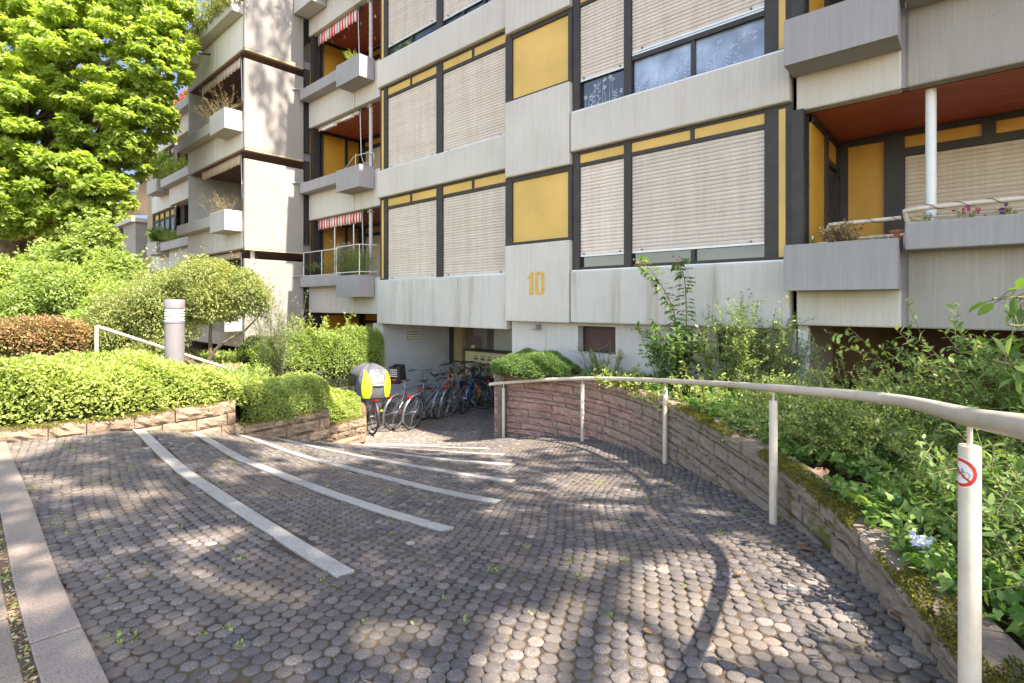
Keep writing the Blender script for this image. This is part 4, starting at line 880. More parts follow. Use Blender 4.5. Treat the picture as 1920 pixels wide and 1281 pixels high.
# ================================================================== houses behind
def house(x0, x1, y0, y1, z0, z1, ridge, label, wall, axis='y'):
    t = thing('house', label, 'house', 'houses behind the trees'); h = thing_mesh = MB().box(x0, x1, y0, y1, z0, z1)
    o = P('wall', h, wall, t)
    if ridge:
        xm = (x0+x1)/2; g = MB(); e = .35
        g.add([(x0-e, y0-e, z1-.1), (xm, y0-e, ridge), (xm, y1+e, ridge), (x0-e, y1+e, z1-.1), (x1+e, y0-e, z1-.1), (x1+e, y1+e, z1-.1)], [(0,1,2,3), (1,4,5,2)])
        r_ = P('roof', g, M['roof'], t); mm = r_.modifiers.new('s', 'SOLIDIFY'); mm.thickness = .15
        gg = MB().add([(x0, y0, z1), (x1, y0, z1), (xm, y0, ridge-.15), (x0, y1, z1), (x1, y1, z1), (xm, y1, ridge-.15)], [(0,1,2), (3,5,4)]); P('gable', gg, wall, t)
    for i in range(2):
        for j in range(2):
            a = x0+(x1-x0)*(.22+.4*i); z = z0+(z1-z0)*(.3+.38*j); P('window', MB().box(a, a+.9, y0-.03, y0+.02, z, z+1.1), M['glass'], t)
            c = y0+(y1-y0)*(.25+.4*i); P('window', MB().box(x1-.02, x1+.03, c, c+.9, z, z+1.1), M['glass'], t)
    return t
house(-53, -46, 9.5, 19, -3, 4.1, 6.15, 'white gabled house with red tiled roof far behind the shrubs', M['white'])
t = thing('house', 'beige annex with flat cornice and grey downpipe beside the end of the building', 'house', 'houses behind the trees')
P('wall', MB().box(-37, -31.8, 7.0, 11.5, -3, 4.1), M['conc_warm'], t); P('cornice', MB().box(-37.2, -31.7, 6.8, 11.6, 4.1, 4.3), M['conc'], t)
P('downpipe', MB().tube([(-34.6, 6.9, -3), (-34.6, 6.9, 4.0)], .09, 10), M['darksteel'], t); P('rain_head', MB().box(-34.85, -34.35, 6.75, 6.99, 3.6, 4.0), M['darksteel'], t)
P('window', MB().box(-36.2, -35.7, 6.96, 7.05, 1.6, 2.8), M['glass'], t)
t = thing('overhanging_roof', 'pale sloping roof overhang jutting into the blue sky left of the building', 'roof')
A_, B_, C_, D_ = U3(238,403,31), U3(281,404,31), U3(281,338,27), U3(268,338,27)
up = lambda p_: (p_[0], p_[1], p_[2]+.28)
g = MB().add([A_, B_, C_, D_, up(A_), up(B_), up(C_), up(D_)], [(3,2,1,0), (4,5,6,7), (0,1,5,4), (1,2,6,5), (2,3,7,6), (3,0,4,7)])
P('roof_slab', g, simple('eave_shaded_tan', (.30,.235,.16), .9), t); P('roof_wall', MB().box(-36, -31.2, 11.6, 13.4, -3, 5.6), M['conc_warm'], t)  # tan darkened so the eave's underside reads as shaded
# ================================================================== foliage helpers
TM = {
 'rhomb': (np.array([[0,0,0],[.5,.28,.06],[1,0,-.04],[.5,-.28,.06]]), [(0,1,2),(0,2,3)]),
 'oval': (np.array([[0,0,0],[.28,.20,.05],[.68,.19,.04],[1,0,-.08],[.68,-.19,.04],[.28,-.20,.05],[.5,0,-.01]]), [(0,6,2,1),(6,3,2),(0,5,4,6),(6,4,3)]),
 'lance': (np.array([[0,0,0],[.35,.10,.03],[1,0,-.1],[.35,-.10,.03]]), [(0,1,2),(0,2,3)]),
 'maple': (np.array([[0,0,0],[.10,.34,.02],[.30,.26,0],[.45,.52,-.04],[.62,.24,0],[1,0,-.08],[.62,-.24,0],[.45,-.52,-.04],[.30,-.26,0],[.10,-.34,.02]]), [tuple(range(10))]),
 'ivy': (np.array([[0,0,.0],[-.12,.30,0],[.25,.46,-.05],[.55,.22,0],[1,0,-.06],[.55,-.22,0],[.25,-.46,-.05],[-.12,-.30,0],[.4,0,.07]]), [(0,8,2,1),(8,3,2),(8,4,3),(8,5,4),(8,6,5),(0,7,6,8)]),
 'round': (np.array([[0,0,0],[.15,.30,.03],[.5,.42,.02],[.85,.26,0],[1,0,-.06],[.85,-.26,0],[.5,-.42,.02],[.15,-.30,.03],[.5,0,-.03]]), [(0,8,2,1),(8,4,3,2),(0,7,6,8),(8,6,5,4)]),
}
def unit(a): return a/(np.linalg.norm(a, axis=-1, keepdims=True)+1e-9)
def leaves(name, Pn, D, N, S, tm, m, parent):
    Pn = np.asarray(Pn, float); D = unit(np.asarray(D, float)); N = np.asarray(N, float); N = unit(N-(N*D).sum(-1, keepdims=True)*D); B = np.cross(N, D)
    T, F = TM[tm]; n = len(Pn); S = np.asarray(S, float)[:,None,None]*np.ones((n,1,1))
    V = Pn[:,None,:]+S*(T[None,:,0:1]*D[:,None,:]+T[None,:,1:2]*B[:,None,:]+T[None,:,2:3]*N[:,None,:])
    Fl = []; k = len(T)
    for ln in sorted(set(len(f) for f in F)):
        fa = np.array([f for f in F if len(f) == ln]); Fl.append((fa[None]+(np.arange(n)*k)[:,None,None]).reshape(-1, ln))
    return npmesh(name, V.reshape(-1, 3), Fl, m, parent)
def rdir(n, up=0.): v = rng.normal(size=(n, 3)); v[:,2] += up; return unit(v)
def clumps(C, Rr, n, flat=1., shell=.45):
    """leaf points in the outer shells of ellipsoid clumps C (k,3), radii Rr (k,)"""
    w_ = Rr**2; i = rng.choice(len(C), n, p=w_/w_.sum()); d = rdir(n, .25); rad = Rr[i]*(1-shell*rng.random(n)**1.6)
    o = d*rad[:,None]; o[:,2] *= flat; return C[i]+o, d, i
def toW(P_): P_ = np.asarray(P_, float); return np.stack([P_[:,0]*CA-P_[:,1]*CB, P_[:,0]*CB+P_[:,1]*CA, P_[:,2]], -1)
def crown(parent, C, Rr, n, size, tm, m, flat=.6, shell=.5, droop=-.15, name='crown'):
    P_, d, i = clumps(np.asarray(C, float), np.asarray(Rr, float), n, flat, shell)
    D = unit(d*.7+rdir(n)*.7+np.array([0,0,droop])); N = unit(d*.5+rdir(n)*.45+np.array([0,0,.8]))
    return leaves(name, P_, D, N, size*rng.uniform(.65, 1.25, n), tm, m, parent)
def limb(mb, p0, p1, r0, r1, wob=.12, n=6, seg=8):
    p0 = np.array(p0, float); p1 = np.array(p1, float); L = np.linalg.norm(p1-p0); pts = []; rs = []
    a, b = rng.normal(size=3)*wob*L, rng.normal(size=3)*wob*L*.5
    for i in range(n+1): t = i/n; pts.append(p0+(p1-p0)*t+a*math.sin(math.pi*t)*.5+b*math.sin(2*math.pi*t)*.4); rs.append(r0+(r1-r0)*t)
    mb.tube(pts, rs, seg); return pts
def stems(root, base, n, length, spread, tm, m, leaf, per, droop=.5, up=1., rstem=.006, twigs=2, bias=(0,0), start=.25, name='foliage', smat='stem', jit=.12):
    """a shrub of arching stems with leaves set along stem and twigs; base (x,y,z) world"""
    mb = MB(); Pn = []; D = []; N = []; S = []
    for _ in range(n):
        az = rng.uniform(0, 2*math.pi); tilt = rng.uniform(.1, 1)*spread; L = length*rng.uniform(.6, 1.05); seg = 9
        d = np.array([math.cos(az)*tilt+bias[0], math.sin(az)*tilt+bias[1], up]); d /= np.linalg.norm(d); p = np.array(base, float)+np.array([math.cos(az), math.sin(az), 0])*rng.uniform(0, jit); pts = [p.copy()]
        for i in range(seg): d = unit(d+np.array([0,0,-droop*.12*(i/seg)])+rng.normal(size=3)*.05); p = p+d*L/seg; pts.append(p.copy())
        mb.tube(pts, [rstem*(1-.75*i/seg) for i in range(seg+1)], 5, cap=False); pts = np.array(pts)
        lines = [(pts, 1.)]
        for _t in range(twigs):
            k = rng.integers(3, seg); td = unit(unit(pts[k]-pts[k-1])+rng.normal(size=3)*.75); tl = L*rng.uniform(.15, .35); tp = np.array([pts[k]+td*tl*q-np.array([0,0,.15*tl*q*q]) for q in np.linspace(0, 1, 5)])
            mb.tube(tp, [rstem*.4*(1-.6*q) for q in np.linspace(0, 1, 5)], 4, cap=False); lines.append((tp, tl/L))
        for ln, w_ in lines:
            c = max(2, int(per*w_*(1 if w_ == 1 else 1.3))); t0 = start if w_ == 1 else .1
            for t in np.linspace(t0, 1, c):
                x = t*(len(ln)-1); i = min(int(x), len(ln)-2); q = ln[i]+(ln[i+1]-ln[i])*(x-i); td = unit(ln[i+1]-ln[i]); sd = unit(np.cross(td, rng.normal(size=3)))
                Pn.append(q); D.append(unit(td*.45+sd)); N.append(unit(np.array([0,0,1.])+rng.normal(size=3)*.35)); S.append(leaf*rng.uniform(.6, 1.15))
    mb.build('stems', M[smat], root, sm=True)
    return leaves(name, Pn, D, N, S, tm, m, root)
def hedge(root, path, nleaf, size, tm, m, rough=.10, fold=.14, nm='foliage', ex=(.55,.5)):
    """path rows: (r, f, half width, z bottom, z top) in plan coordinates"""
    A = np.array(cr([p for p in path], 8)); L = np.concatenate([[0], np.cumsum(np.hypot(*np.diff(A[:,:2], axis=0).T))]); T = np.gradient(A[:,:2], axis=0); T = unit(T); Nm = np.stack([-T[:,1], T[:,0]], -1)
    def at(s): return [np.interp(s, L, A[:,i]) for i in range(5)]+[np.interp(s, L, Nm[:,0]), np.interp(s, L, Nm[:,1])]
    def surf(s, phi, off):     # phi 0..1 around the section from one foot over the top to the other
        r, f, hw, zb, zt, nx, ny = at(s); a = math.pi*(1-phi); c, q = np.cos(a), np.sin(a)
        cx = np.sign(c)*np.abs(c)**ex[0]; sz = np.abs(q)**ex[1]; bumpy = 1+rough*(np.sin(s*3.7+phi*9)+np.sin(s*8.1-phi*5+2)*.6+np.sin(s*15+phi*21)*.35); k = bumpy+off
        endf = np.clip(np.minimum(s, L[-1]-s)/.25, .0, 1)**.5
        return np.stack([r+nx*cx*hw*k*(.55+.45*endf), f+ny*cx*hw*k*(.55+.45*endf), zb+(zt-zb)*sz*(1+(k-1)*.8)*(.8+.2*endf)], -1)
    s = rng.uniform(0, L[-1], nleaf); phi = rng.uniform(0, 1, nleaf); phi = .5+np.sign(phi-.5)*np.abs(phi-.5)**.95*(.5/.5**.95); off = -rng.random(nleaf)**1.7*fold+rng.normal(0, .02, nleaf)
    P0 = toW(surf(s, phi, off)); P1 = toW(surf(s, phi, off+.3)); nrm = unit(P1-P0+1e-6); n = nleaf
    D = unit(nrm*.5+rdir(n)*.8+np.array([0,0,.25])); N = unit(nrm*.6+rdir(n)*.5+np.array([0,0,.5]))
    leaves(nm, P0, D, N, size*rng.uniform(.6, 1.3, n), tm, m, root)
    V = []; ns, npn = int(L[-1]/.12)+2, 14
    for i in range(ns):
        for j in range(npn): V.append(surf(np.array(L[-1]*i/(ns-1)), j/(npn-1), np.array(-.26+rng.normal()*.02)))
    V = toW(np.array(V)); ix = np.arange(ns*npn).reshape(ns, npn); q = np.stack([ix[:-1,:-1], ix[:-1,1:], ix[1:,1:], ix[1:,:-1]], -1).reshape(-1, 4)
    o = npmesh('dark_core', V, [q], M['core'], root); smooth(o.data); return root  # solid dark core added inside the leaves to stop see-through
# ------------------------------------------------------------------ hedges at the left
h = thing('hedge', 'lime green hedge on the longest low wall, in front of the round lamp post', 'hedge', 'lime green hedges on the stepped walls')
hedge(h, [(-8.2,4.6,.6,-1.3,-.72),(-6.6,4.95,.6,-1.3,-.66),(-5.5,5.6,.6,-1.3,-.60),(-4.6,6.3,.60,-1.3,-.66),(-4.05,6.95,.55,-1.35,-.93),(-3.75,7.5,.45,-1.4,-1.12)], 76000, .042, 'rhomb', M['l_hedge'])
h = thing('hedge', 'lime green hedge behind the middle stepped wall, right of the lamp post', 'hedge', 'lime green hedges on the stepped walls')
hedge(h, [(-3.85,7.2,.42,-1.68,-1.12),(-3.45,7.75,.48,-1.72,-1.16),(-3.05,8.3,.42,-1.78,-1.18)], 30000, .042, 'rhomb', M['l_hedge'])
h = thing('hedge', 'small lime green mound beside the child seat bicycle', 'hedge', 'lime green hedges on the stepped walls')
hedge(h, [(-3.25,8.15,.35,-1.95,-1.42),(-2.95,8.65,.38,-2.0,-1.45),(-2.72,9.0,.3,-2.1,-1.6)], 17000, .042, 'rhomb', M['l_hedge'])
h = thing('hedge', 'clipped reddish brown barberry hedge at the far left', 'hedge')
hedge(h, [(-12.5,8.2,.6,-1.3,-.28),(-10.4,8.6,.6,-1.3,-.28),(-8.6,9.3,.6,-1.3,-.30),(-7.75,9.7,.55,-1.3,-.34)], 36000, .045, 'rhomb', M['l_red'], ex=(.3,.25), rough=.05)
h = thing('hedge', 'clipped dense green hedge at the left corner of the passage', 'hedge')
hedge(h, [(-5.4,10.5,.5,-1.7,-.80),(-4.4,11.7,.5,-1.9,-.70),(-3.75,12.5,.45,-2.4,-.70),(-3.35,13.0,.4,-2.5,-.72)], 42000, .05, 'rhomb', M['l_bush'], ex=(.35,.3), rough=.07)
h = thing('hedge', 'low dark green spreading mound on the corner of the red sandstone wall', 'hedge')
hedge(h, [(-.25,8.95,.25,-1.2,-.98),(.1,8.75,.35,-1.2,-.86),(.55,8.55,.38,-1.2,-.86),(1.0,8.3,.3,-1.2,-.98)], 16000, .05, 'lance', M['l_dark'], rough=.16)
# ------------------------------------------------------------------ bushes at the left
def bush(label, C, n, size, tm, m, trunk=None, name='shrub', flat=.85, group=None, shell=.55, cat='shrub'):
    t = thing(name, label, cat, group); Cw = toW([c[:3] for c in C]); Rr = np.array([c[3] for c in C])
    sub = []; sr = []
    for c, r_ in zip(Cw, Rr):
        for _ in range(7): sub.append(c+rdir(1, .2)[0]*r_*.62*np.array([1,1,flat])); sr.append(r_*rng.uniform(.28, .5))
    sub += list(Cw); sr += list(Rr*.8)
    crown(t, np.array(sub), np.array(sr), n, size, tm, m, flat=flat, shell=shell, name='foliage')
    nS = int(34*len(C)); i_ = rng.integers(0, len(Cw), nS); dd = rdir(nS, .45); Ps = []; Ds = []
    for a_, d_ in zip(i_, dd):
        ln_ = rng.uniform(.12, .38)*Rr[a_]
        for q_ in np.linspace(0, 1, 9): Ps.append(Cw[a_]+d_*Rr[a_]*np.array([1,1,flat])*.93+(d_+[0,0,.35])*ln_*q_); Ds.append(d_*.5+rdir(1)[0]*.9)
    leaves('shoots', Ps, Ds, rdir(len(Ps), 1), size*rng.uniform(.5, 1, len(Ps)), tm, m, t)
    mb = MB(); 
    for b0 in (trunk or [tuple(C[0][:2])+(-1.4,)]):
        b0 = toW([b0])[0]
        for j in range(5):
            tgt = Cw[rng.integers(len(Cw))]+rdir(1)[0]*.2; limb(mb, b0+rng.normal(size=3)*[.04,.04,0], tgt, .045 if trunk else .025, .012, .1, 6, 6)
    mb.build('branches', M['bark'], t, sm=True); return t
bush('broad sunlit bush with loose ragged top at the left edge of the picture', [(-11.8,12,.1,1.2),(-10.6,12.2,.2,1.1),(-9.6,11.9,.05,1.0),(-12.6,11.6,-.3,1.2),(-10.8,11.2,-.4,1.0)], 60000, .085, 'oval', M['l_bush'])
bush('tall leafy maple shrub rising between the tree trunk and the white house', [(-10.7,12.9,1.0,.8),(-10.2,12.9,1.6,.55),(-11.3,12.9,.7,.8),(-9.6,12.7,.7,.75)], 30000, .10, 'maple', M['l_bush'])
bush('mid green bush between the ragged bush and the spreading olive shrub', [(-8.9,11.8,-.15,.95),(-8.1,11.6,-.1,.9),(-8.7,11.2,-.6,.8),(-7.4,12.2,.15,.8)], 42000, .075, 'oval', M['l_bush'])
bush('spreading olive green shrub on dark crooked trunks right behind the round lamp post', [(-7.1,10.6,.1,.9),(-6.2,10.5,.28,.9),(-5.5,10.5,.15,.7),(-7.6,10.3,-.35,.75),(-6.8,10.1,-.2,.7),(-8.0,10.6,-.6,.6),(-5.1,10.4,.0,.45),(-5.9,10.2,.0,.6),(-7.3,10.1,-.75,.5),(-6.6,10.15,-.55,.55),(-6.0,10.5,-.1,.6),(-7.7,10.0,-.8,.5),(-7.1,10.0,-1.0,.45),(-6.6,9.9,-.95,.35)], 84000, .052, 'oval', M['l_olive'], trunk=[(-6.15,10.3,-1.4),(-5.95,10.35,-1.4)], flat=.8, shell=.7)
s_ = thing('shrub', 'airy silvery shrub with wispy upright twigs in front of the lit end panel', 'shrub')
b0 = W3(-4.75, 10.6, -1.6); stems(s_, b0, 46, 1.75, .42, 'lance', M['l_silver'], .055, 46, .6, 1, .006, 5, start=.12, jit=.25)
s_ = thing('shrub', 'bright green young shrub above the clipped dense hedge', 'shrub')
stems(s_, W3(-4.55, 11.7, -1.5), 40, 1.25, .6, 'oval', M['l_hedge'], .07, 34, .6, 1, .006, 4, start=.1, jit=.4)
# ground plants under the left shrubs
g2 = rng.uniform(0, 1, (36000, 2)); rr_g = -10+g2[:,0]*7; ff_g = 7.6+g2[:,1]*5.5; kk_ = ~inpoly(rr_g, ff_g, PATH) & (rr_g < -4.2); rr_g, ff_g = rr_g[kk_], ff_g[kk_]; n = len(rr_g)
o = leaves('ground_cover', toW(np.stack([rr_g, ff_g, soil_h(rr_g, ff_g)+.02+.26*rng.random(n)**1.5], -1)), rdir(n, .5), rdir(n, 2), rng.uniform(.05, .11, n), 'oval', M['l_bush'], None); o['kind'] = 'stuff'; o['label'] = 'green ground cover under the left shrubs'
# ------------------------------------------------------------------ the big tree at the left
def tree(label, base, top, C, n, size, m, tr=.45, tm='maple', subn=9, flat=.5, nm='broadleaf_tree', group=None, limbs=None, shell=.55, subr=(.30,.5), subd=.85):
    t = thing(nm, label, 'tree', group); mb = MB(); b0 = toW([base])[0]; b1 = toW([top])[0]
    tp = limb(mb, b0, b1, tr, tr*.45, .04, 8, 14); Cw = toW([c[:3] for c in C]); Rr = np.array([c[3] for c in C])
    for c in Cw: limb(mb, np.array(tp[rng.integers(3, 8)]), c, tr*.3, .03, .08, 7, 7)
    mb.build('trunk', M['bark'], t, sm=True); sub = []; sr = []
    for c, r_ in zip(Cw, Rr):
        for _ in range(subn): sub.append(c+rdir(1)[0]*r_*subd*np.array([1,1,.8])); sr.append(r_*rng.uniform(*subr))
    crown(t, np.array(sub), np.array(sr), n, size, tm, m, flat=flat, shell=shell, droop=-.35); return t, np.array(sub)
TC = []
for (u, v, d, r_) in ((30,40,15,1.9),(150,10,15.5,1.7),(255,20,15,1.15),(300,70,14.8,.85),(60,150,14.2,1.8),(190,120,14.6,1.7),(285,130,14.5,.85),(0,250,13.8,1.7),(110,250,14.2,1.7),(215,215,14.6,1.35),(275,205,14.6,.65),
                      (30,345,13.5,1.3),(130,345,14,1.15),(205,300,14.6,.9),(185,370,14.2,.75),(-90,100,14,2),(-90,300,13.6,1.8),(90,-110,15.5,2.3),(240,-90,16,1.7),(-60,-80,15,2.4),(335,10,15.2,.45),(322,100,14.6,.4),(240,270,14.4,.55),(215,345,14.3,.42),(75,395,13.6,.7),(10,400,13.4,.75),(150,405,13.8,.5)):
    TC.append(((u-CX)/F0*d, d, (HZ-v)/F0*d, r_))
tree('huge maple with sunlit yellow green crown filling the upper left of the picture', (-14.6,15,-1.6), (-14.3,15.4,7.5), TC, 165000, .13, M['l_maple'], tr=.62, subn=62, flat=.38, shell=.9, subr=(.10,.22), subd=.95)
mb = MB(); limb(mb, toW([(-13.3,15.3,.2)])[0], toW([(-11.6,15.6,4.6)])[0], .32, .12, .05, 8, 10); limb(mb, toW([(-11.9,15.4,2.0)])[0], toW([(-11.9,15.4,6.5)])[0], .15, .08, .03, 8, 8)
mb.build('limb', M['bark'], bpy.data.objects['broadleaf_tree'], sm=True)
# ------------------------------------------------------------------ shade trees out of the picture (right of and behind the camera) and distant trees
def W2(x, y, z): r, f = inv(x, y); return (r, f, z)
SH = [W2(4.5,1.0,9)+(2.2,), W2(6.5,3.0,10)+(2.4,), W2(7.0,-.5,8.5)+(2.3,), W2(5.0,-2.5,9.5)+(2.2,), W2(8.5,1.5,11.5)+(2.4,), W2(4.0,3.6,11.0)+(2.0,), W2(9,-3,9)+(2.2,), W2(5.5,5.2,11.5)+(1.5,), W2(2,-4,10)+(2,), W2(10.5,4.5,13.5)+(1.9,), W2(6.2,1.6,12.8)+(1.7,), W2(4.4,-.6,11.5)+(1.5,)]
tree('shade tree standing outside the picture behind the camera', W2(6.5,0.5,-1.3), W2(6.2,0.8,8.5), SH, 7900, .24, M['l_shade'], tr=.35, subn=6, flat=.6, subr=(.25,.42))
SH = [W2(-1.5,-6,8)+(2.2,), W2(1,-8,9)+(2.4,), W2(-3.5,-8,7.5)+(2.3,), W2(-.5,-5,10.5)+(1.8,), W2(3,-6.5,8)+(1.8,)]
tree('unseen tree added behind the building, crown placed to throw leaf shade on the end panels', W2(-3.5,13.6,-1.3), W2(-3.6,12.3,20), [W2(-4.2,7.35,19.9)+(.8,), W2(-4.2,7.15,22.1)+(.75,), W2(-4.2,7.5,18.6)+(.45,), W2(-4.0,7.2,21.0)+(.6,), W2(-4.1,7.45,19.2)+(.5,)], 620, .15, M['l_shade'], tr=.2, subn=10, flat=.7, subr=(.2,.35))  # unseen crown placed above the roof to cast leaf shadows on the end panels
DT = []
for (u, v, d, r_) in ((40,400,30,2.2),(130,410,32,2.0),(190,430,33,1.5),(232,455,36,1.0),(-50,380,30,2.6)): DT.append(((u-CX)/F0*d, d, (HZ-v)/F0*d, r_))
tree('distant green tree low behind the big maple', (-27,32,-2), (-27,32,4), DT, 12000, .35, M['l_bush'], tr=.3, tm='rhomb', subn=8, flat=.8)
# ------------------------------------------------------------------ the bed at the right
BED = [(1.24,.2),(1.42,.9),(1.55,1.65),(1.79,2.49),(1.96,3.39),(2.06,4.3),(1.98,5.87),(1.65,7.1),(1.1,8.2),(.5,8.75),(-.1,9.05), inv(-6.2,7.4), inv(-1.9,7.5), inv(1.5,7.4), inv(4,5), (7,2),(5,.2)]
def scatter(n, poly, r0, r1, f0, f1):
    a = rng.uniform(r0, r1, n); b = rng.uniform(f0, f1, n); k = inpoly(a, b, poly); return a[k], b[k]
a, b = scatter(120000, BED, -.5, 5.5, .6, 11); dens = np.clip(1.25-.11*b, .15, 1); k = (rng.random(len(a)) < dens) & (np.sin(a*5+b*2)+np.sin(b*4.3-a*2)+np.sin(a*11)*.5 > -1.05); a, b = a[k], b[k]; n = len(a)
hgt = rng.random(n)**1.3*(.10+.10*np.clip(np.sin(a*3+b*3), 0, 1)); P_ = toW(np.stack([a, b, -1.17+hgt*.9], -1)); D = rdir(n, -.1); D[:,0] -= .25; N = rdir(n, 2.2)
o = leaves('ivy', P_, D, N, rng.uniform(.028, .066, n), 'ivy', M['l_ivy'], None); o['kind'] = 'stuff'; o['label'] = 'ivy covering the bed behind the curved wall'
# leaf litter and pine needles (uncountable)
a, b = scatter(5000, BED, .3, 4, .6, 9); n = len(a); o = leaves('leaf_litter', toW(np.stack([a, b, np.full(n, -1.235)+.02*rng.random(n)], -1)), rdir(n, 0)*[1,1,.15], rdir(n, 3), rng.uniform(.03, .07, n), 'oval', M['l_dry'], None); o['kind'] = 'stuff'; o['label'] = 'dry leaf litter in the bed'
def spr(label, r, f, z, n, L, spread, tm, m, leaf, per, droop=.6, twigs=3, bias=(0,0), start=.2, nm='shrub', cat='shrub', rstem=.006, jit=.12, up=1., group=None):
    t = thing(nm, label, cat, group); stems(t, W3(r, f, z), n, L, spread, tm, m, leaf, per, droop, up, rstem, twigs, bias, start, jit=jit); return t
# feathery light green shrub
spr('feathery light green honeysuckle shrub spilling behind the thin second handrail post', 2.85, 4.2, -1.2, 170, .78, 1.5, 'rhomb', M['l_mid'], .034, 40, .9, 5, (-.25,-.15), .08, jit=.55)
spr('low arching bright shrub along the wall between the middle handrail posts', 2.35, 6.0, -1.25, 50, .6, 1.6, 'rhomb', M['l_hedge'], .05, 22, .8, 3, (0,0), .05, jit=.6)
spr('low leafy plants on the mossy wall near the far handrail posts', 1.6, 7.4, -1.22, 46, .38, 1.6, 'oval', M['l_bush'], .06, 12, .8, 2, (0,0), .05, jit=.45)
spr('thin twiggy shrub below the barred basement window', 1.55, 8.7, -1.25, 40, .62, .75, 'rhomb', M['l_olive'], .03, 26, .5, 4, (0,0), .3, jit=.25)
# the tall rose like stems
t = thing('rose_bush', 'tall rose bush with two long flowering stems against the pale wall', 'shrub')
stems(t, W3(2.2, 7.2, -1.22), 26, 1.05, .55, 'oval', M['l_dark'], .10, 22, .5, 1, .008, 3, start=.2, jit=.15)
mb = MB(); Pn = []; D = []; N = []; S = []; Bl = []
for pts in ([(2.32,7.2,-1.2),(2.28,7.2,-.6),(2.22,7.2,-.1),(2.05,7.2,.25),(1.86,7.2,.5),(1.74,7.2,.54)], [(2.36,7.2,-1.2),(2.40,7.2,-.6),(2.40,7.2,-.1),(2.38,7.2,.3),(2.32,7.2,.52),(2.30,7.2,.56)], [(2.36,7.2,-1.2),(2.2,7.1,-.7),(1.98,7.0,-.45),(1.85,7.0,-.4)], [(2.36,7.2,-1.2),(2.6,7.1,-.8),(2.85,7.0,-.6)]):
    c = cr([W3(*p_) for p_ in pts], 8); mb.tube(c, [.010*(1-.75*i/len(c)) for i in range(len(c))], 6)
    c = np.array(c); k0 = len(c)//4
    for i in range(k0, len(c)-1):
        for _ in range(2):
            td = unit(c[i+1]-c[i]); sd = unit(np.cross(td, rng.normal(size=3))+np.array([0,0,-.1])); pl = rng.uniform(.05, .1); q = c[i]+sd*pl; mb.tube([c[i], q], .002, 4, cap=False)
            for s_ in ((0,0,0), (.6,1,0), (.6,-1,0)):
                Pn.append(q-sd*pl*.3*s_[0]); dd_ = unit(sd+np.cross([0,0,1], sd)*s_[1]*1.1+np.array([0,0,-.25])); D.append(dd_); N.append([rng.normal()*.3, rng.normal()*.3, 1]); S.append(rng.uniform(.06, .11))
    for _ in range(14): Bl.append(c[-1]+rng.normal(size=3)*.035)
mb.build('flower_stems', M['stem'], t, sm=True); leaves('stem_leaves', Pn, D, N, S, 'oval', M['l_dark'], t)
Bl = np.array(Bl[:28]); leaves('faded_blossom', Bl, rdir(len(Bl), .5), rdir(len(Bl)), np.full(len(Bl), .035), 'round', M['l_dry'], t)
spr('bushy green shrub in front of the second basement window', 3.05, 6.6, -1.25, 56, 1.25, .42, 'rhomb', M['l_mid'], .045, 40, .4, 5, (0,0), .15, jit=.35)
spr('small yellow green shrub left of the second basement window', 2.75, 6.9, -1.25, 16, 1.05, .5, 'oval', M['l_hedge'], .075, 16, .5, 2, (-.1,0), .45, jit=.15)
spr('tall wispy pale green shrub under the grey concrete planter', 3.4, 6.5, -1.25, 34, 1.05, .35, 'rhomb', M['l_silver'], .033, 40, .4, 5, (0,0), .15, jit=.22)
spr('dark leafy shrub in the gap below the right balcony', 4.3, 5.6, -1.25, 46, .42, 1.2, 'oval', M['l_dark'], .07, 24, .6, 3, (0,0), .1, jit=.6)
spr('large privet shrub with arching leafy branches at the right edge', 3.75, 3.3, -1.25, 84, 1.25, .8, 'oval', M['l_dark'], .062, 40, .75, 4, (-.15,-.05), .12, jit=.45, rstem=.008)
spr('lighter arching branches reaching left over the handrail', 3.45, 3.6, -1.2, 12, 1.35, .45, 'oval', M['l_mid'], .065, 28, .9, 3, (-.38,-.1), .25, jit=.2)
spr('dense privet shrub close to the camera behind the thick sign post', 2.35, 1.9, -1.25, 60, .85, .9, 'oval', M['l_dark'], .05, 34, .7, 4, (.05,.1), .1, jit=.35)
t = thing('shrub', 'broad leaved lilac branch hanging in from the right edge', 'shrub')
mb = MB(); Pn = []; D = []; N = []; S = []
for pts in ([(3.1,2.6,-1.25),(2.9,2.6,-.3),(2.55,2.55,.0),(2.3,2.5,.02)], [(3.1,2.6,-1.25),(2.85,2.5,-.5),(2.5,2.45,-.15),(2.28,2.4,-.1)], [(3.1,2.6,-1.25),(2.8,2.7,-.6),(2.55,2.6,-.35),(2.35,2.55,-.28)], [(3.1,2.6,-1.25),(2.9,2.6,-.3),(2.75,2.6,.1),(2.6,2.55,.22)]):
    c = np.array(cr([W3(*p_) for p_ in pts], 7)); mb.tube(list(c), [.014*(1-.7*i/len(c)) for i in range(len(c))], 6)
    for i in range(len(c)//2, len(c)-1):
        for _ in range(2):
            td = unit(c[i+1]-c[i]); sd = unit(np.cross(td, rng.normal(size=3))); q = c[i]+sd*.05; mb.tube([c[i], q], .002, 4, cap=False); Pn.append(q); D.append(unit(sd+td*.3+np.array([0,0,-.45]))); N.append([rng.normal()*.35, rng.normal()*.35, 1]); S.append(rng.uniform(.06, .115))
mb.build('branches', M['stem'], t, sm=True); leaves('foliage', Pn, D, N, S, 'oval', M['l_dark'], t)
spr('fine leaved dark shrub mound between the wall ivy and the thick sign post', 2.75, 2.7, -1.22, 120, .6, 1.3, 'oval', M['l_mid'], .04, 30, .8, 4, (0,0), .08, jit=.45)
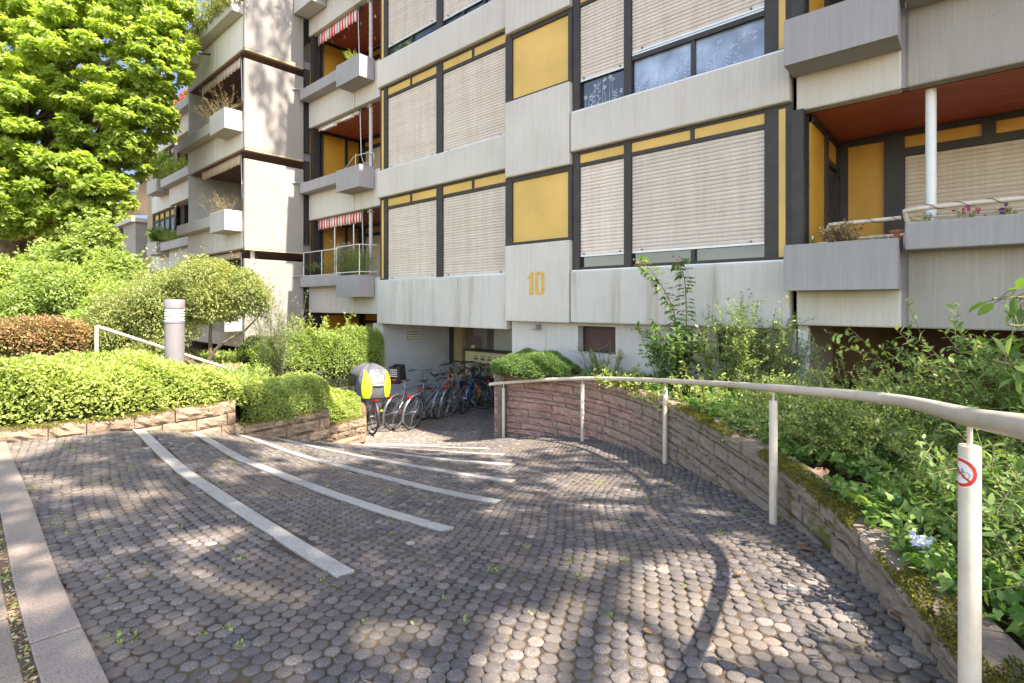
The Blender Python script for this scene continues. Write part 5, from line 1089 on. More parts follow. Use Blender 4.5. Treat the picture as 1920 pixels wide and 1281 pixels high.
# ------------------------------------------------------------------ plants in the balcony planters
def pot(label, x, y, z, n, L, spread, tm, m, leaf, per, nm='potted_plant', droop=.6, twigs=2, start=.1, smat='stem', rad=.1, line=None, group=None, bloom=None, cat='plant'):
    t = thing(nm, label, cat, group); xs = [x] if line is None else list(np.linspace(line[0], line[1], line[2])); first = None
    mbv = []
    for i, xx in enumerate(xs):
        stems(t, (xx, y, z), max(2, n//len(xs)), L, spread, tm, m, leaf, per, droop, 1., .003, twigs, start=start, jit=rad, smat=smat)
    ch = [c for c in t.children]
    gs = [[c for c in ch if c.name.split('.')[0] == kind] for kind in ('stems', 'foliage')]
    for g in gs:
        if len(g) > 1: bpy_join(g)
    if bloom: 
        n_ = bloom[1]; xs_ = rng.uniform(x-bloom[2], x+bloom[2], n_) if line is None else rng.uniform(line[0], line[1], n_)
        Pn = np.stack([xs_, y+rng.normal(size=n_)*.05, z+L*rng.uniform(.5, .95, n_)], -1); leaves('blossom', Pn, rdir(n_), rdir(n_), np.full(n_, bloom[3]), 'round', M[bloom[0]], t)
    return t
def bpy_join(g):
    a = g[0]; V = []; F = []; 
    for o in g:
        b = len(V); me = o.data; V += [tuple(v.co) for v in me.vertices]; F += [tuple(i+b for i in p_.vertices) for p_ in me.polygons]
    me = bpy.data.meshes.new(a.name); me.from_pydata(V, [], F); me.materials.append(a.data.materials[0]); a.data = me
    for o in g[1:]: bpy.data.objects.remove(o)
pot('small bright green plant in the upper planter between the striped awning and the column', -12.1, 7.3, 6.19, 26, .32, .5, 'lance', M['l_hedge'], .05, 16)
pot('dense green rosemary in the caged planter beside the roller shutters', -11.85, 7.35, .68, 110, .75, .35, 'lance', M['l_mid'], .045, 40, line=(-12.2, -11.6, 3), rad=.15)
pot('grey green lavender with pale flower spikes in the caged planter', -12.45, 7.35, .68, 70, .95, .6, 'lance', M['l_silver'], .05, 34, rad=.15, bloom=('l_lav', 90, .45, .04))
pot('small leafy plants behind the cage railing at the left end', -14.1, 7.45, .9, 20, .35, .8, 'oval', M['l_bush'], .06, 10, line=(-14.4, -13.0, 4))
pot('dried dead plant spilling over the upper planter of the left block', -15.9, 5.5, 5.25, 70, .75, 1.1, 'lance', M['l_dry'], .05, 16, line=(-16.9, -15.3, 5), smat='stem', droop=.9)
pot('dried dead plant with upright tuft over the lower planter of the left block', -15.9, 5.5, 2.5, 50, .65, .9, 'lance', M['l_dry'], .05, 14, line=(-16.6, -15.4, 3), droop=1.2)
pot('overgrown variegated shrub trailing over the topmost trough of the left block', -17.5, 5.6, 8.05, 190, .85, 1.2, 'oval', M['l_olive'], .09, 22, line=(-18.8, -15.3, 9), droop=1.3)
pot('light green tree like plant in the far planter left of the loggia panel', -27.4, 6.95, 5.4, 60, 1.5, .6, 'oval', M['l_bush'], .16, 22, droop=.5)
pot('green feathery plants in the far trough beside the loggia panel', -25.8, 6.9, 5.3, 60, .75, .6, 'lance', M['l_hedge'], .14, 20, line=(-26.4, -24.5, 3))
pot('round dark green bush in the lower far planter', -27.4, 6.95, 2.6, 60, .8, .9, 'oval', M['l_mid'], .14, 20)
pot('small green plant in the lower far trough', -25.8, 6.9, 2.6, 40, .45, .8, 'lance', M['l_hedge'], .14, 14, line=(-26.2, -24.8, 3))
pot('red geraniums in the highest far trough against the sky', -24.5, 6.9, 8.1, 40, .4, .8, 'oval', M['l_mid'], .1, 10, line=(-26.3, -22.5, 5), bloom=('l_redf', 160, .5, .11))
pot('small plant hanging from the topmost planter at the upper edge of the picture', -14.3, 7.2, 9.02, 30, .8, 1.2, 'oval', M['l_bush'], .06, 18, droop=3.0)
pot('dried yellow hydrangea in the grey planter by the railing', -1.25, 7.2, .66, 60, .30, .9, 'rhomb', M['l_dry'], .045, 14, rad=.08)
pot('tiny green seedling at the right end of the grey planter', -.85, 7.25, .66, 8, .16, .8, 'rhomb', M['l_bush'], .03, 8, rad=.03)
pot('small white flowers at the left end of the right trough', -.45, 7.3, .86, 8, .12, .9, 'oval', M['l_bush'], .03, 6, bloom=('l_silver', 10, .06, .035))
pot('pink flowers in the right trough below the pipe railing', -.1, 7.3, .86, 10, .16, .9, 'oval', M['l_bush'], .03, 6, bloom=('l_pink', 12, .09, .04))
pot('dark purple pansies in the right trough near the picture edge', .2, 7.3, .86, 10, .13, .9, 'oval', M['l_bush'], .03, 6, bloom=('l_purple', 10, .07, .04))
# dry litter and moss in the joint beside the kerb
kp = offline(KC, .186); n = 900; i_ = rng.uniform(0, len(kp)-1.001, n); k_ = i_.astype(int); pp = kp[k_]+(kp[k_+1]-kp[k_])*(i_-k_)[:,None]+rng.normal(size=(n, 2))*.012
o = leaves('kerb_litter', toW(np.stack([pp[:,0], pp[:,1], zp(pp[:,0], pp[:,1])+.008+.006*rng.random(n)], -1)), rdir(n)*[1,1,.2], rdir(n, 3), rng.uniform(.010, .032, n), 'oval', M['l_dry'], None); o['kind'] = 'stuff'; o['label'] = 'dry leaf litter in the joint between kerb and sidewalk'
n = 500; i_ = rng.uniform(0, len(kp)-1.001, n); k_ = i_.astype(int); keep = np.sin(i_*1.9)+np.sin(i_*4.7) > .2; pp = (kp[k_]+(kp[k_+1]-kp[k_])*(i_-k_)[:,None]+rng.normal(size=(n, 2))*.014)[keep]; n = len(pp)
o = leaves('kerb_weeds', toW(np.stack([pp[:,0], pp[:,1], zp(pp[:,0], pp[:,1])+.004], -1)), rdir(n, .8), rdir(n, 1), rng.uniform(.012, .03, n), 'rhomb', M['l_bush'], None); o['kind'] = 'stuff'; o['label'] = 'small weeds in the joint beside the kerb'
# little weeds in the joints (uncountable)
a, b = scatter(1200, PATH, -5, 2, 1.4, 9); k = rng.random(len(a)) < .16; a, b = a[k], b[k]; aa = []; 
for x, y in zip(a, b):
    for _ in range(rng.integers(5, 14)): aa.append((x+rng.normal()*.012, y+rng.normal()*.012))
for (u, v) in ((1470,975),(1530,1005),(120,1000),(95,985),(60,920),(215,1200),(240,1205),(450,1050),(190,1000)): 
    c = hit(u, v)
    for _ in range(16): aa.append((c[0]+rng.normal()*.02, c[1]+rng.normal()*.02))
aa = np.array(aa); n = len(aa); o = leaves('weeds', toW(np.stack([aa[:,0], aa[:,1], zp(aa[:,0], aa[:,1])-.003], -1)), rdir(n, .6), rdir(n, 1), rng.uniform(.012, .03, n), 'rhomb', M['l_bush'], None); o['kind'] = 'stuff'; o['label'] = 'small weeds in the joints of the paving'
a, b = scatter(2600, PATH, -4.5, 2, 1.3, 6); n = len(a); mbn = MB()
for i in range(150):
    z = zp1(a[i], b[i])+.006; L_n = rng.uniform(.04, .11); t_ = rng.uniform(0, 6.28); c_ = rng.uniform(-.5, .5); pts = [W3(a[i]+math.cos(t_+c_*q)*L_n*q, b[i]+math.sin(t_+c_*q)*L_n*q, z+.004) for q in (0,.5,1)]; mbn.tube(pts, .0011, 4)
o = mbn.build('pine_needles', M['l_dry'], sm=True); o['kind'] = 'stuff'; o['label'] = 'dry pine needles scattered on the paving'
# ================================================================== handrails
hr = thing('handrail', 'long curved cream pipe handrail along the red stone wall', 'handrail')
RL = [((918-CX)/F0*8.98, 8.98, 721),((938-CX)/F0*8.87, 8.87, 718.5),((1010-CX)/F0*8.35, 8.35, 713),((1092-CX)/F0*7.69, 7.69, 710),((1170-CX)/F0*6.9, 6.9, 711),((1247-CX)/F0*6.0, 6.0, 714),((1350-CX)/F0*4.8, 4.8, 720),((1450-CX)/F0*3.54, 3.54, 728),((1600-CX)/F0*2.78, 2.78, 741),((1700-CX)/F0*2.28, 2.28, 754),((1818-CX)/F0*1.52, 1.52, 782),((1920-CX)/F0*1.12, 1.12, 801),((2150-CX)/F0*.75, .75, 850)]
rp = [W3(a, b, (HZ-v)/F0*b) for a, b, v in RL]
P('rail', MB().tube(cr(rp, 8), .028, 16), M['cream'], hr)
for (u, d, base) in ((938,8.80,None),(1092,7.69,None),(1247,6.0,None),(1450,3.54,None),(1820,1.50,None)):
    r_ = (u-CX)/F0*d; f_ = d; zb = zp1(r_, f_)-.03; c = np.array([inv(p_[0], p_[1])+(p_[2],) for p_ in cr(rp, 8)]); i = int(np.argmin(np.hypot(c[:,0]-r_, c[:,1]-f_))); zr = c[i,2]
    r_, f_ = c[i,0], c[i,1]
    o = P('post', MB().tube([W3(r_, f_, zb), W3(r_, f_, zr-.085), W3(r_, f_, zr-.083)], [.0265,.0265,.0255], 24), M['cream'], hr)
    P('pin', MB().tube([W3(r_, f_, zr-.09), W3(r_, f_, zr-.02)], .0075, 10), M['cream'], o)
    P('base_collar', MB().lathe([(.034,0),(.034,.006),(.029,.009),(.0275,.012)], c=W3(r_, f_, zb+.028), n=20), M['darksteel'], o, sm=True)
    if u == 1820: SP5 = (r_, f_, zr-.085, o)
jn = cr(rp, 8)
for i_ in (44, 68):
    a_, b_ = Vector(jn[i_]), Vector(jn[i_+1]); dv = (b_-a_).normalized(); P('pipe_joint', MB().tube([a_-dv*.004, a_+dv*.004], .0295, 16), M['cream'], hr)
# round no-cycling sticker wrapped on the thick near post
r_, f_, zt_, po = SP5; cx_, cy_ = W(r_, f_); PR = .0268
va = math.atan2(-cy_, -cx_)          # direction from the post towards the camera
SA = va-.88                         # sticker centre is turned to the left limb of the post
def onpost(x, z, lift=0.): a = SA+x/PR; return (cx_+(PR+lift)*math.cos(a), cy_+(PR+lift)*math.sin(a), zt_-.075+z)
def disc(r0, r1, lift, n=40, sx=1.): 
    m = MB(); V = []; rr = [r0+(r1-r0)*i/4 for i in range(5)]
    for q in rr: V += [onpost(q*math.cos(6.2832*k/n)*sx, q*math.sin(6.2832*k/n), lift) for k in range(n)]
    m.add(V, [(i*n+k, i*n+(k+1)%n, (i+1)*n+(k+1)%n, (i+1)*n+k) for i in range(4) for k in range(n)]); return m
def strip(pts, w_, lift):
    m = MB(); pts = [np.array(p_, float) for p_ in pts]; V = []
    for i, p_ in enumerate(pts):
        t = pts[min(i+1, len(pts)-1)]-pts[max(i-1, 0)]; t /= np.linalg.norm(t)+1e-9; q = np.array([-t[1], t[0]])*w_/2; V += [onpost(*(p_+q), lift), onpost(*(p_-q), lift)]
    m.add(V, [(2*i, 2*i+1, 2*i+3, 2*i+2) for i in range(len(pts)-1)]); return m
RS = .044; st = P('sticker', disc(.0005, RS, .0004), M['white'], po); red = simple('sticker_red', (.60, .035, .02), .35, var=.03, bmp=0)
P('sticker_ring', disc(RS*.72, RS*.93, .0008), red, st)
P('sticker_bar', strip([(-RS*.6+RS*1.2*i/8, RS*.55-RS*1.1*i/8) for i in range(9)], .006, .0012), red, st)
bk = MB()
for cx2 in (-.014, .014):
    s_ = strip([(cx2+.0098*math.cos(6.2832*k/24), -.006+.0098*math.sin(6.2832*k/24)) for k in range(25)], .0012, .0010); bk.add(s_.v, s_.f)
for pl in ([(-.014,-.006),(-.006,.008),(.008,.008),(.0,-.006),(-.006,.008)], [(.014,-.006),(.007,.012),(.004,.013)], [(-.007,.011),(-.003,.011)], [(.0,-.006),(-.014,-.006)]):
    fine = []
    for a_, b_ in zip(pl[:-1], pl[1:]): fine += [(a_[0]+(b_[0]-a_[0])*q/4, a_[1]+(b_[1]-a_[1])*q/4) for q in range(5)]
    s_ = strip(fine, .0012, .0010); bk.add(s_.v, s_.f)
P('sticker_bicycle', bk, M['black'], st)
hl = thing('handrail', 'straight cream handrail descending behind the lime hedge and the lamp post', 'handrail')
A_, B_ = U3(181,612,8.0), U3(452,699,9.9)
P('rail', MB().tube([A_, B_], .026, 12), M['cream'], hl); P('post', MB().tube([(A_[0], A_[1], -1.4), A_], .026, 12), M['cream'], hl); P('post', MB().tube([(B_[0], B_[1], -2.1), B_], .026, 12), M['cream'], hl)
# ------------------------------------------------------------------ bollard lamp
x, y = W(-4.39, 6.8); bl = thing('bollard_lamp', 'taupe round bollard lamp with white louvres standing in the lime hedge', 'lamp', loc=(x, y, -1.35))
zz0 = 1.35
P('lamp_body', MB().lathe([(.112,-.05),(.112,zz0-.262),(.118,zz0-.26),(.118,zz0-.245),(.09,zz0-.243)], n=32), M['lampbody'], bl, sm=True)
lv = MB()
for i in range(5):
    z = zz0-.238+i*.034; lv.lathe([(.088,z+.024),(.113,z),(.116,z+.004),(.114,z+.010),(.09,z+.032)], n=32)
P('louvre', lv, M['white'], bl, sm=True); P('glass_core', MB().lathe([(.084,zz0-.243),(.084,zz0-.07)], n=24), simple('frosted', (.55,.56,.55), .3), bl, sm=True)
P('lamp_cap', MB().lathe([(.09,zz0-.072),(.117,zz0-.07),(.118,zz0+.034),(.112,zz0+.042),(.02,zz0+.046)], n=32), M['lampbody'], bl, sm=True)
# ------------------------------------------------------------------ bicycles
def circ(cx, cz, r, n=36, y=0): return [(cx+r*math.cos(2*math.pi*k/n), y, cz+r*math.sin(2*math.pi*k/n)) for k in range(n)]
def bicycle(label, contact, head, lean=5, frame=(.3,.3,.32), tyre=None, rimc=None, guard='steel', rack=True, basket=None, drop=False, step=False, steer=0, group='bicycles parked along the passage wall', scale=1., lamp=True, flip=False):
    """contact: plan point of the rear wheel; head: heading in camera-plan degrees right of forward"""
    r, f = contact; x, y = W(r, f); a = R(head); hx, hy = W(math.sin(a), math.cos(a))
    t = thing('bicycle', label, 'bicycle', group, loc=(x, y, zp1(r, f))); t.rotation_euler = (R(lean), 0, math.atan2(hy, hx)); t.scale = (scale,)*3; t.rotation_mode = 'XYZ'
    fm = paint('frame_paint', frame, .3, .2); ty = M['rubber'] if tyre is None else simple('tyre_tan', tyre, .8); rm = M['steel'] if rimc is None else paint('rim_paint', rimc)
    wr = .345
    for cx2 in (0, 1.06):
        wm = MB(); wm.tube(circ(cx2, wr, wr-.028), .011, 6, closed=True); wm.tube([(cx2, -.05, wr), (cx2, .05, wr)], .022, 8)
        for k in range(20):
            b = 2*math.pi*k/20; s_ = .022 if k % 2 else -.022; b2 = b+(.35 if k % 4 < 2 else -.35); wm.tube([(cx2+.02*math.cos(b2), s_, wr+.02*math.sin(b2)), (cx2+(wr-.032)*math.cos(b), 0, wr+(wr-.032)*math.sin(b))], .0022, 3, cap=False)
        w_ = P('wheel', wm, rm, t); P('tyre', MB().tube(circ(cx2, wr, wr-.012, 40), .019, 8, closed=True), ty, w_)
        if guard:
            g = MB(); a0, a1 = (25, 205) if cx2 == 0 else (40, 190)
            ring = []
            for k in range(22):
                b = R(a0+(a1-a0)*k/21); ring.append([(cx2+(wr+.025)*math.cos(b), s_, wr+(wr+.025)*math.sin(b)-abs(s_)*.25) for s_ in (-.026, -.012, .012, .026)])
            g.grid(ring); g.tube([(cx2, .04, wr), (cx2+(wr+.02)*math.cos(R(a1-25)), .026, wr+(wr+.02)*math.sin(R(a1-25)))], .003, 4); go = P('mudguard', g, M[guard], t, sm=True); mm = go.modifiers.new('s', 'SOLIDIFY'); mm.thickness = .003
    bb, st_, sd_, h1, h2 = (.44,0,.29), (.28,0,.80), (.245,0,.95), (.90,0,.84), (.93,0,.70)
    fr = MB(); fr.tube([bb, st_], .015, 8); fr.tube([(.38,0,.48) if step else (.295,0,.76), (.91,0,.80) if not step else (.92,0,.76)], .016 if not step else .02, 8); fr.tube([bb, h2], .018, 8); fr.tube([h2, h1, (.885,0,.90)], .019, 8)
    for s_ in (-1, 1): fr.tube([(0, s_*.055, wr), (.2, s_*.045, .30), bb], .009, 6); fr.tube([(0, s_*.055, wr), (.28, s_*.02, .76)], .007, 6)
    P('frame', fr, fm, t)
    fk = MB()
    for s_ in (-1, 1): fk.tube([(1.06, s_*.05, wr), (.99, s_*.05, .55), (.94, s_*.035, .69)], .011, 6)
    fk.tube([(.94,-.04,.69), (.94,.04,.69)], .013, 6); P('fork', fk, fm, t)
    sp = P('seat_post', MB().tube([st_, (.25,0,.93)], .013, 8), M['steel'], t)
    sd = MB(); prof = [(-.04,.075),(.0,.08),(.06,.06),(.12,.032),(.20,.02),(.235,.010)]; V = []
    for (px, hw) in prof: V.append([(.17+px, hw*math.cos(R(180*k/8)), .945+.03*math.sin(R(180*k/8))*(1 if px < .1 else .8)) for k in range(9)])
    sd.grid(V); sd.box(.2, .3, -.015, .015, .93, .95); P('saddle', sd, M['black'], sp, sm=True)
    hb = MB(); hb.tube([(.885,0,.88), (.86,0,1.02), (.93,0,1.05)], .013, 8)
    if drop: hb.tube(cr([(.93,0,1.05), (.94,.2,1.05), (1.03,.22,1.03), (1.03,.22,.93), (.93,.22,.92)], 4), .012, 8); hb.tube(cr([(.93,0,1.05), (.94,-.2,1.05), (1.03,-.22,1.03), (1.03,-.22,.93), (.93,-.22,.92)], 4), .012, 8)
    else: hb.tube(cr([(.78,.30,1.06), (.88,.20,1.08), (.93,.06,1.05), (.93,-.06,1.05), (.88,-.20,1.08), (.78,-.30,1.06)], 5), .012, 8)
    ho = P('handlebar', hb, M['darksteel'], t)
    for s_ in (-1, 1): P('grip', MB().tube([(.88, s_*.20, 1.08), (.77, s_*.31, 1.06)], .017, 8), M['black'], ho); P('brake_lever', MB().tube([(.90, s_*.17, 1.075), (.96, s_*.22, 1.05), (.90, s_*.30, 1.03)], .005, 5), M['steel'], ho)
    ho2 = MB(); ho2.tube(cr([(.95,.1,1.05), (1.12,.12,1.05), (1.10,.04,.85), (.96,.02,.72)], 6), .004, 5); ho2.tube(cr([(.95,-.1,1.05), (1.08,-.1,1.08), (1.05,-.02,.9), (.7,0,.72)], 6), .004, 5); P('brake_cable', ho2, M['black'], ho)
    ck = MB(); ck.tube(circ(.44, .29, .085, 24, -.06), .006, 5, closed=True); ck.tube([(.44,-.075,.29), (.52,-.08,.15)], .009, 6); ck.tube([(.44,.065,.29), (.36,.07,.43)], .009, 6); ck.tube([(.44,-.06,.375), (0,-.05,wr+.035)], .004, 4); ck.tube([(.44,-.06,.205), (0,-.05,wr-.035)], .004, 4); co_ = P('crankset', ck, M['darksteel'], t)
    P('pedal', MB().box(.47, .57, -.17, -.085, .14, .16), M['black'], co_); P('pedal', MB().box(.31, .41, .075, .16, .42, .44), M['black'], co_)
    P('kickstand', MB().tube([(.12,.05,.30), (.06,.20,.02)], .008, 6), M['darksteel'], t)
    if rack:
        rk = MB()
        for s_ in (-1, 1): rk.tube([(.24, s_*.05, .74), (-.2, s_*.065, .745)], .006, 5); rk.tube([(0, s_*.06, wr), (-.1, s_*.065, .745)], .005, 5)
        for xx in (-.2, -.05, .1): rk.tube([(xx,-.065,.745), (xx,.065,.745)], .005, 5)
        P('luggage_rack', rk, M['darksteel'], t)
    if lamp: P('rear_light', MB().box(-.235 if rack else -.12, -.20 if rack else -.09, -.04, .04, .67 if rack else .60, .72 if rack else .66), simple('reflector_red', (.55,.01,.015), .2, bmp=0), t, bevel=.008)
    P('reflector', MB().lathe([(.001,-.004),(.02,-.003),(.02,.003),(.001,.004)], c=(.18,0,.36), n=10), simple('reflector_orange', (.7,.2,.02), .3, bmp=0), t)
    if basket:
        bs = MB(); x0, x1, z0, z1 = (-.24, .14, .77, 1.03) if basket == 'rear' else (.98, 1.28, .78, 1.03)
        for i in range(8):
            z = z0+(z1-z0)*i/7; e = .03*(i/7); bs.tube([(x0-e,-.15-e,z),(x1+e,-.15-e,z),(x1+e,.15+e,z),(x0-e,.15+e,z)], .003 if i < 7 else .006, 4, closed=True)
        for i in range(12):
            q = i/11; 
            for s_ in (-1, 1): bs.tube([(x0+(x1-x0)*q, s_*.15, z0), (x0+(x1-x0)*q, s_*.18, z1)], .0025, 3, cap=False)
            bs.tube([(x0,-.15+.3*q,z0), (x0-.03,-.18+.36*q,z1)], .0025, 3, cap=False); bs.tube([(x1,-.15+.3*q,z0), (x1+.03,-.18+.36*q,z1)], .0025, 3, cap=False); bs.tube([(x0,-.15+.3*q,z0), (x1,-.15+.3*q,z0)], .0025, 3, cap=False)
        P('basket', bs, M['black'], t)
    return t
H_ = 22
b0 = bicycle('black bicycle carrying the hooded child seat, nearest the low wall', hit(696,815), -36, 1, (.02,.02,.02), guard='black')
bicycle('grey bicycle with silver mudguard right of the child seat bicycle', hit(738,806), H_+4, 5, (.13,.14,.17))
bicycle('dark blue grey bicycle with knobbly tyres and silver mudguard, third from the left', hit(772,805), H_+2, 7, (.10,.12,.17), step=True)
bicycle('silver bicycle with brown rimmed wheels near the pale passage wall', hit(793,786), H_+10, 8, (.35,.35,.36), tyre=(.16,.10,.07), guard='black')
bicycle('slim silver grey road bicycle with brown tyres, fifth from the left', hit(812,784), H_+2, 6, (.38,.38,.40), tyre=(.15,.08,.06), drop=True, guard=None, rack=False)
bicycle('grey trekking bicycle with tan tyre and chrome carrier, sixth from the left', hit(840,781), H_+4, 7, (.22,.24,.24), tyre=(.20,.14,.10), guard='steel')
bicycle('navy blue bicycle with black saddle in the middle of the crowded row', hit(850,774), H_, 6, (.02,.04,.18), guard='black')
bicycle('bright blue mountain bicycle with light blue stripe near the right end of the row', hit(869,775), H_-6, 6, (.02,.10,.42), guard=None, rack=False)
bicycle('orange bicycle with black wire basket over its rear wheel, rightmost of the row', hit(903,767), -62, -4, (.75,.22,.015), basket='rear', guard=None)
bicycle('dark red bicycle deepest in the passage by the mailboxes', (hit(925,761)[0], 13.3), -40, 4, (.16,.03,.02), guard='black')
bicycle('white childrens bicycle behind the small lime green mound', (-3.45,10.3), -85, 4, (.6,.6,.58), group='bicycles at the rack below the clipped hedge', scale=.95, rack=False)
bicycle('black city bicycle at the rack right behind the hooded child seat', (-3.25,10.75), -78, -3, (.02,.02,.02), group='bicycles at the rack below the clipped hedge', rack=True, basket='front')
# ------------------------------------------------------------------ hooded child seat on the first bicycle
cs = thing('child_bike_seat', 'child bicycle seat under a dark grey rain hood with two lime green panels', 'child seat', loc=b0.location); cs.rotation_euler = b0.rotation_euler
lev = [(.46,.16,-.10,.30),(.52,.20,-.14,.34),(.62,.24,-.18,.38),(.715,.275,-.23,.42),(.73,.30,-.26,.45),(.80,.315,-.285,.50),(.92,.325,-.30,.56),(1.05,.325,-.29,.58),(1.16,.30,-.26,.56),(1.24,.25,-.21,.50),(1.30,.17,-.12,.38),(1.33,.08,.0,.24),(1.337,.02,.08,.16)]
def hoodpt(z, a):
    zs = [l[0] for l in lev]; hw = np.interp(z, zs, [l[1] for l in lev]); xb = np.interp(z, zs, [l[2] for l in lev]); xf = np.interp(z, zs, [l[3] for l in lev]); cx2, hx = (xb+xf)/2, (xf-xb)/2
    c, s_ = math.cos(a), math.sin(a); return (cx2+hx*math.copysign(abs(c)**.6, c), hw*math.copysign(abs(s_)**.6, s_), z)
def loft(zs, fold=.022, n=48):
    rows = []
    for z in zs:
        row = []
        for k in range(n+1):
            p_ = np.array(hoodpt(z, 2*math.pi*k/n)); fo = 1+fold*math.sin(k*1.9+z*9)+fold*.7*math.sin(k*.8-z*23); row.append((p_[0]*fo, p_[1]*fo, z+fold*.6*math.sin(k*.9)))
        rows.append(row)
    m = MB().grid(rows); return m
grey = simple('rain_cover_grey', (.11,.105,.115), .45, var=.15, vs=12, bmp=.8, bs=14); lime = simple('lime_fabric', (.55,.72,.02), .55, var=.06, vs=25, bmp=.15, bs=60)
hd = P('hood', loft(np.concatenate([np.linspace(.73, 1.25, 12), [1.28, 1.31, 1.33, 1.337]])), grey, cs, sm=True); P('skirt', loft(np.linspace(.46, .722, 9), .03), grey, cs, sm=True)
def backpatch(yfun, z0, z1, lift, n=16, k=8):     # patch on the rear face between yfun(t)=(ya, yb)
    rows = []
    for i in range(n+1):
        t = i/n; z = z0+(z1-z0)*t; ya, yb = yfun(t); row = []
        for j in range(k+1):
            y = ya+(yb-ya)*j/k; lo, hi = math.pi/2, math.pi*1.5      # find the angle on the rear half with this y
            zs = [l[0] for l in lev]; hw = np.interp(z, zs, [l[1] for l in lev]); xb = np.interp(z, zs, [l[2] for l in lev]); xf = np.interp(z, zs, [l[3] for l in lev]); y = max(-.985*hw, min(.985*hw, y)); row.append(((xb+xf)/2-(xf-xb)/2*(1-abs(y/hw)**3.333)**.3-lift-.012, y*1.02, z))
        rows.append(row)
    return MB().grid(rows)
for s_ in (1, -1):
    P('lime_panel', backpatch(lambda t: (s_*.20-.085*math.sin(math.pi*min(1, (t*.80+.20)))**.9, s_*.20+.08*math.sin(math.pi*min(1, (t*.80+.20)))**.9), .735, 1.26, .006), lime, hd, sm=True)
P('clear_window', backpatch(lambda t: (-.12, .12), 1.0, 1.16, .004), simple('clear_vinyl', (.25,.22,.22), .12, var=.4, vs=20), hd, sm=True)
P('reflective_bar', MB().box(-.335, -.32, -.11, .11, .975, .995), M['alu'], hd); P('vent_mark', MB().box(-.232, -.225, -.02, .03, 1.235, 1.25), M['white'], hd)
sw = []
for i in range(7):
    z = .80+i*.06; sw.append([(x_, .335+.0*x_-.02*max(0, (z-1.0)*2.2), z) for x_ in np.linspace(-.02, .38-.1*max(0, z-1), 6)])
P('side_window', MB().grid(sw), simple('side_window_dark', (.05,.055,.03), .1, var=.5, vs=9), hd, sm=True)
P('footrest', MB().box(.05, .2, .16, .24, .40, .44), lime, cs, bevel=.01); P('footrest', MB().box(.05, .2, -.24, -.16, .40, .44), lime, cs, bevel=.01)
P('rear_reflector', MB().box(-.22, -.19, -.05, .05, .47, .51), simple('reflector_red2', (.55,.01,.015), .2, bmp=0), cs, bevel=.008); P('seat_bracket', MB().tube([(.0,0,.74), (.1,0,.5), (.3,0,.5)], .015, 6), M['darksteel'], cs)
# black basket bag right of the hood
p1 = U3(740,704,10.9); bg = thing('basket', 'black handlebar basket with white lettering and red badge right of the rain hood', 'basket', loc=p1)
bg.rotation_euler = (0, R(-8), math.atan2(*W(math.sin(R(H_)), math.cos(R(H_)))[::-1]))
m = MB(); m.grid([[(0,-.13+.26*j/6,-.18+.36*i/6) if False else (.03*math.sin(3.14*j/6)*-1, (-.13+.26*j/6)*(1-.12*(1-i/6)), -.18+.36*i/6) for j in range(7)] for i in range(7)]); m.box(.0, .24, -.115, -.105, -.17, .18); m.box(.0, .24, .105, .115, -.17, .18); m.box(.23, .24, -.105, .105, -.17, .18); m.box(.0, .23, -.105, .105, -.18, -.17)
P('basket_body', m, M['black'], bg)
for j in range(4):
    tx = MB(); tx.box(-.0428, -.0422, -.09, .08, .126-j*.045, .129-j*.045)
    for i in range(4): tx.box(-.045, -.043, -.09+i*.045, -.06+i*.045+.004*j, .12-j*.045, .135-j*.045)
    P('lettering', tx, M['white'], bg)
P('badge', MB().box(-.045, -.042, -.05, .04, -.11, -.07), simple('badge_red', (.6,.06,.03), .4, bmp=0), bg)
# burlap sack
sk = MB(); rows = []
for i in range(9):
    z = -.02+.62*i/8; k_ = [1,1.04,1.03,1,.97,.95,.92,.85,.6][i]
    rows.append([(.13*k_*math.cos(a)*(1+.10*math.sin(a*5+i*.3)), .10*k_*math.sin(a)*(1+.10*math.sin(a*4)), z) for a in np.linspace(0, 6.2832, 30)])
sk.grid(rows); x, y = W(-2.82, 9.75); s_ = thing('sack', 'brown burlap sack standing between the low wall and the child seat bicycle', 'sack', loc=(x, y, -2.45)); P('sack_cloth', sk, M['brown'], s_, sm=True); P('sack_tie', MB().tube([(.08*math.cos(a), .062*math.sin(a), .585) for a in np.linspace(0, 6.28, 16)], .008, 5), M['black'], s_)
# bicycle rack hoops below the hedge
for i in range(3):
    x, y = W(-3.9+i*.42, 10.55+i*.1); t = thing('bicycle_rack', ['leftmost grey bicycle rack hoop below the clipped hedge', 'middle grey bicycle rack hoop below the clipped hedge', 'rightmost grey bicycle rack hoop, closest to the child seat'][i], 'rack', 'bicycle rack hoops', loc=(x, y, -2.5))
    P('hoop', MB().tube(cr([(-.02,-.3,0), (-.02,-.3,.62), (-.02,-.2,.74), (-.02,.2,.74), (-.02,.3,.62), (-.02,.3,0)], 4), .018, 8), M['darksteel'], t); P('base_plate', MB().box(-.06, .02, -.35, .35, -.02, .01), M['darksteel'], t)
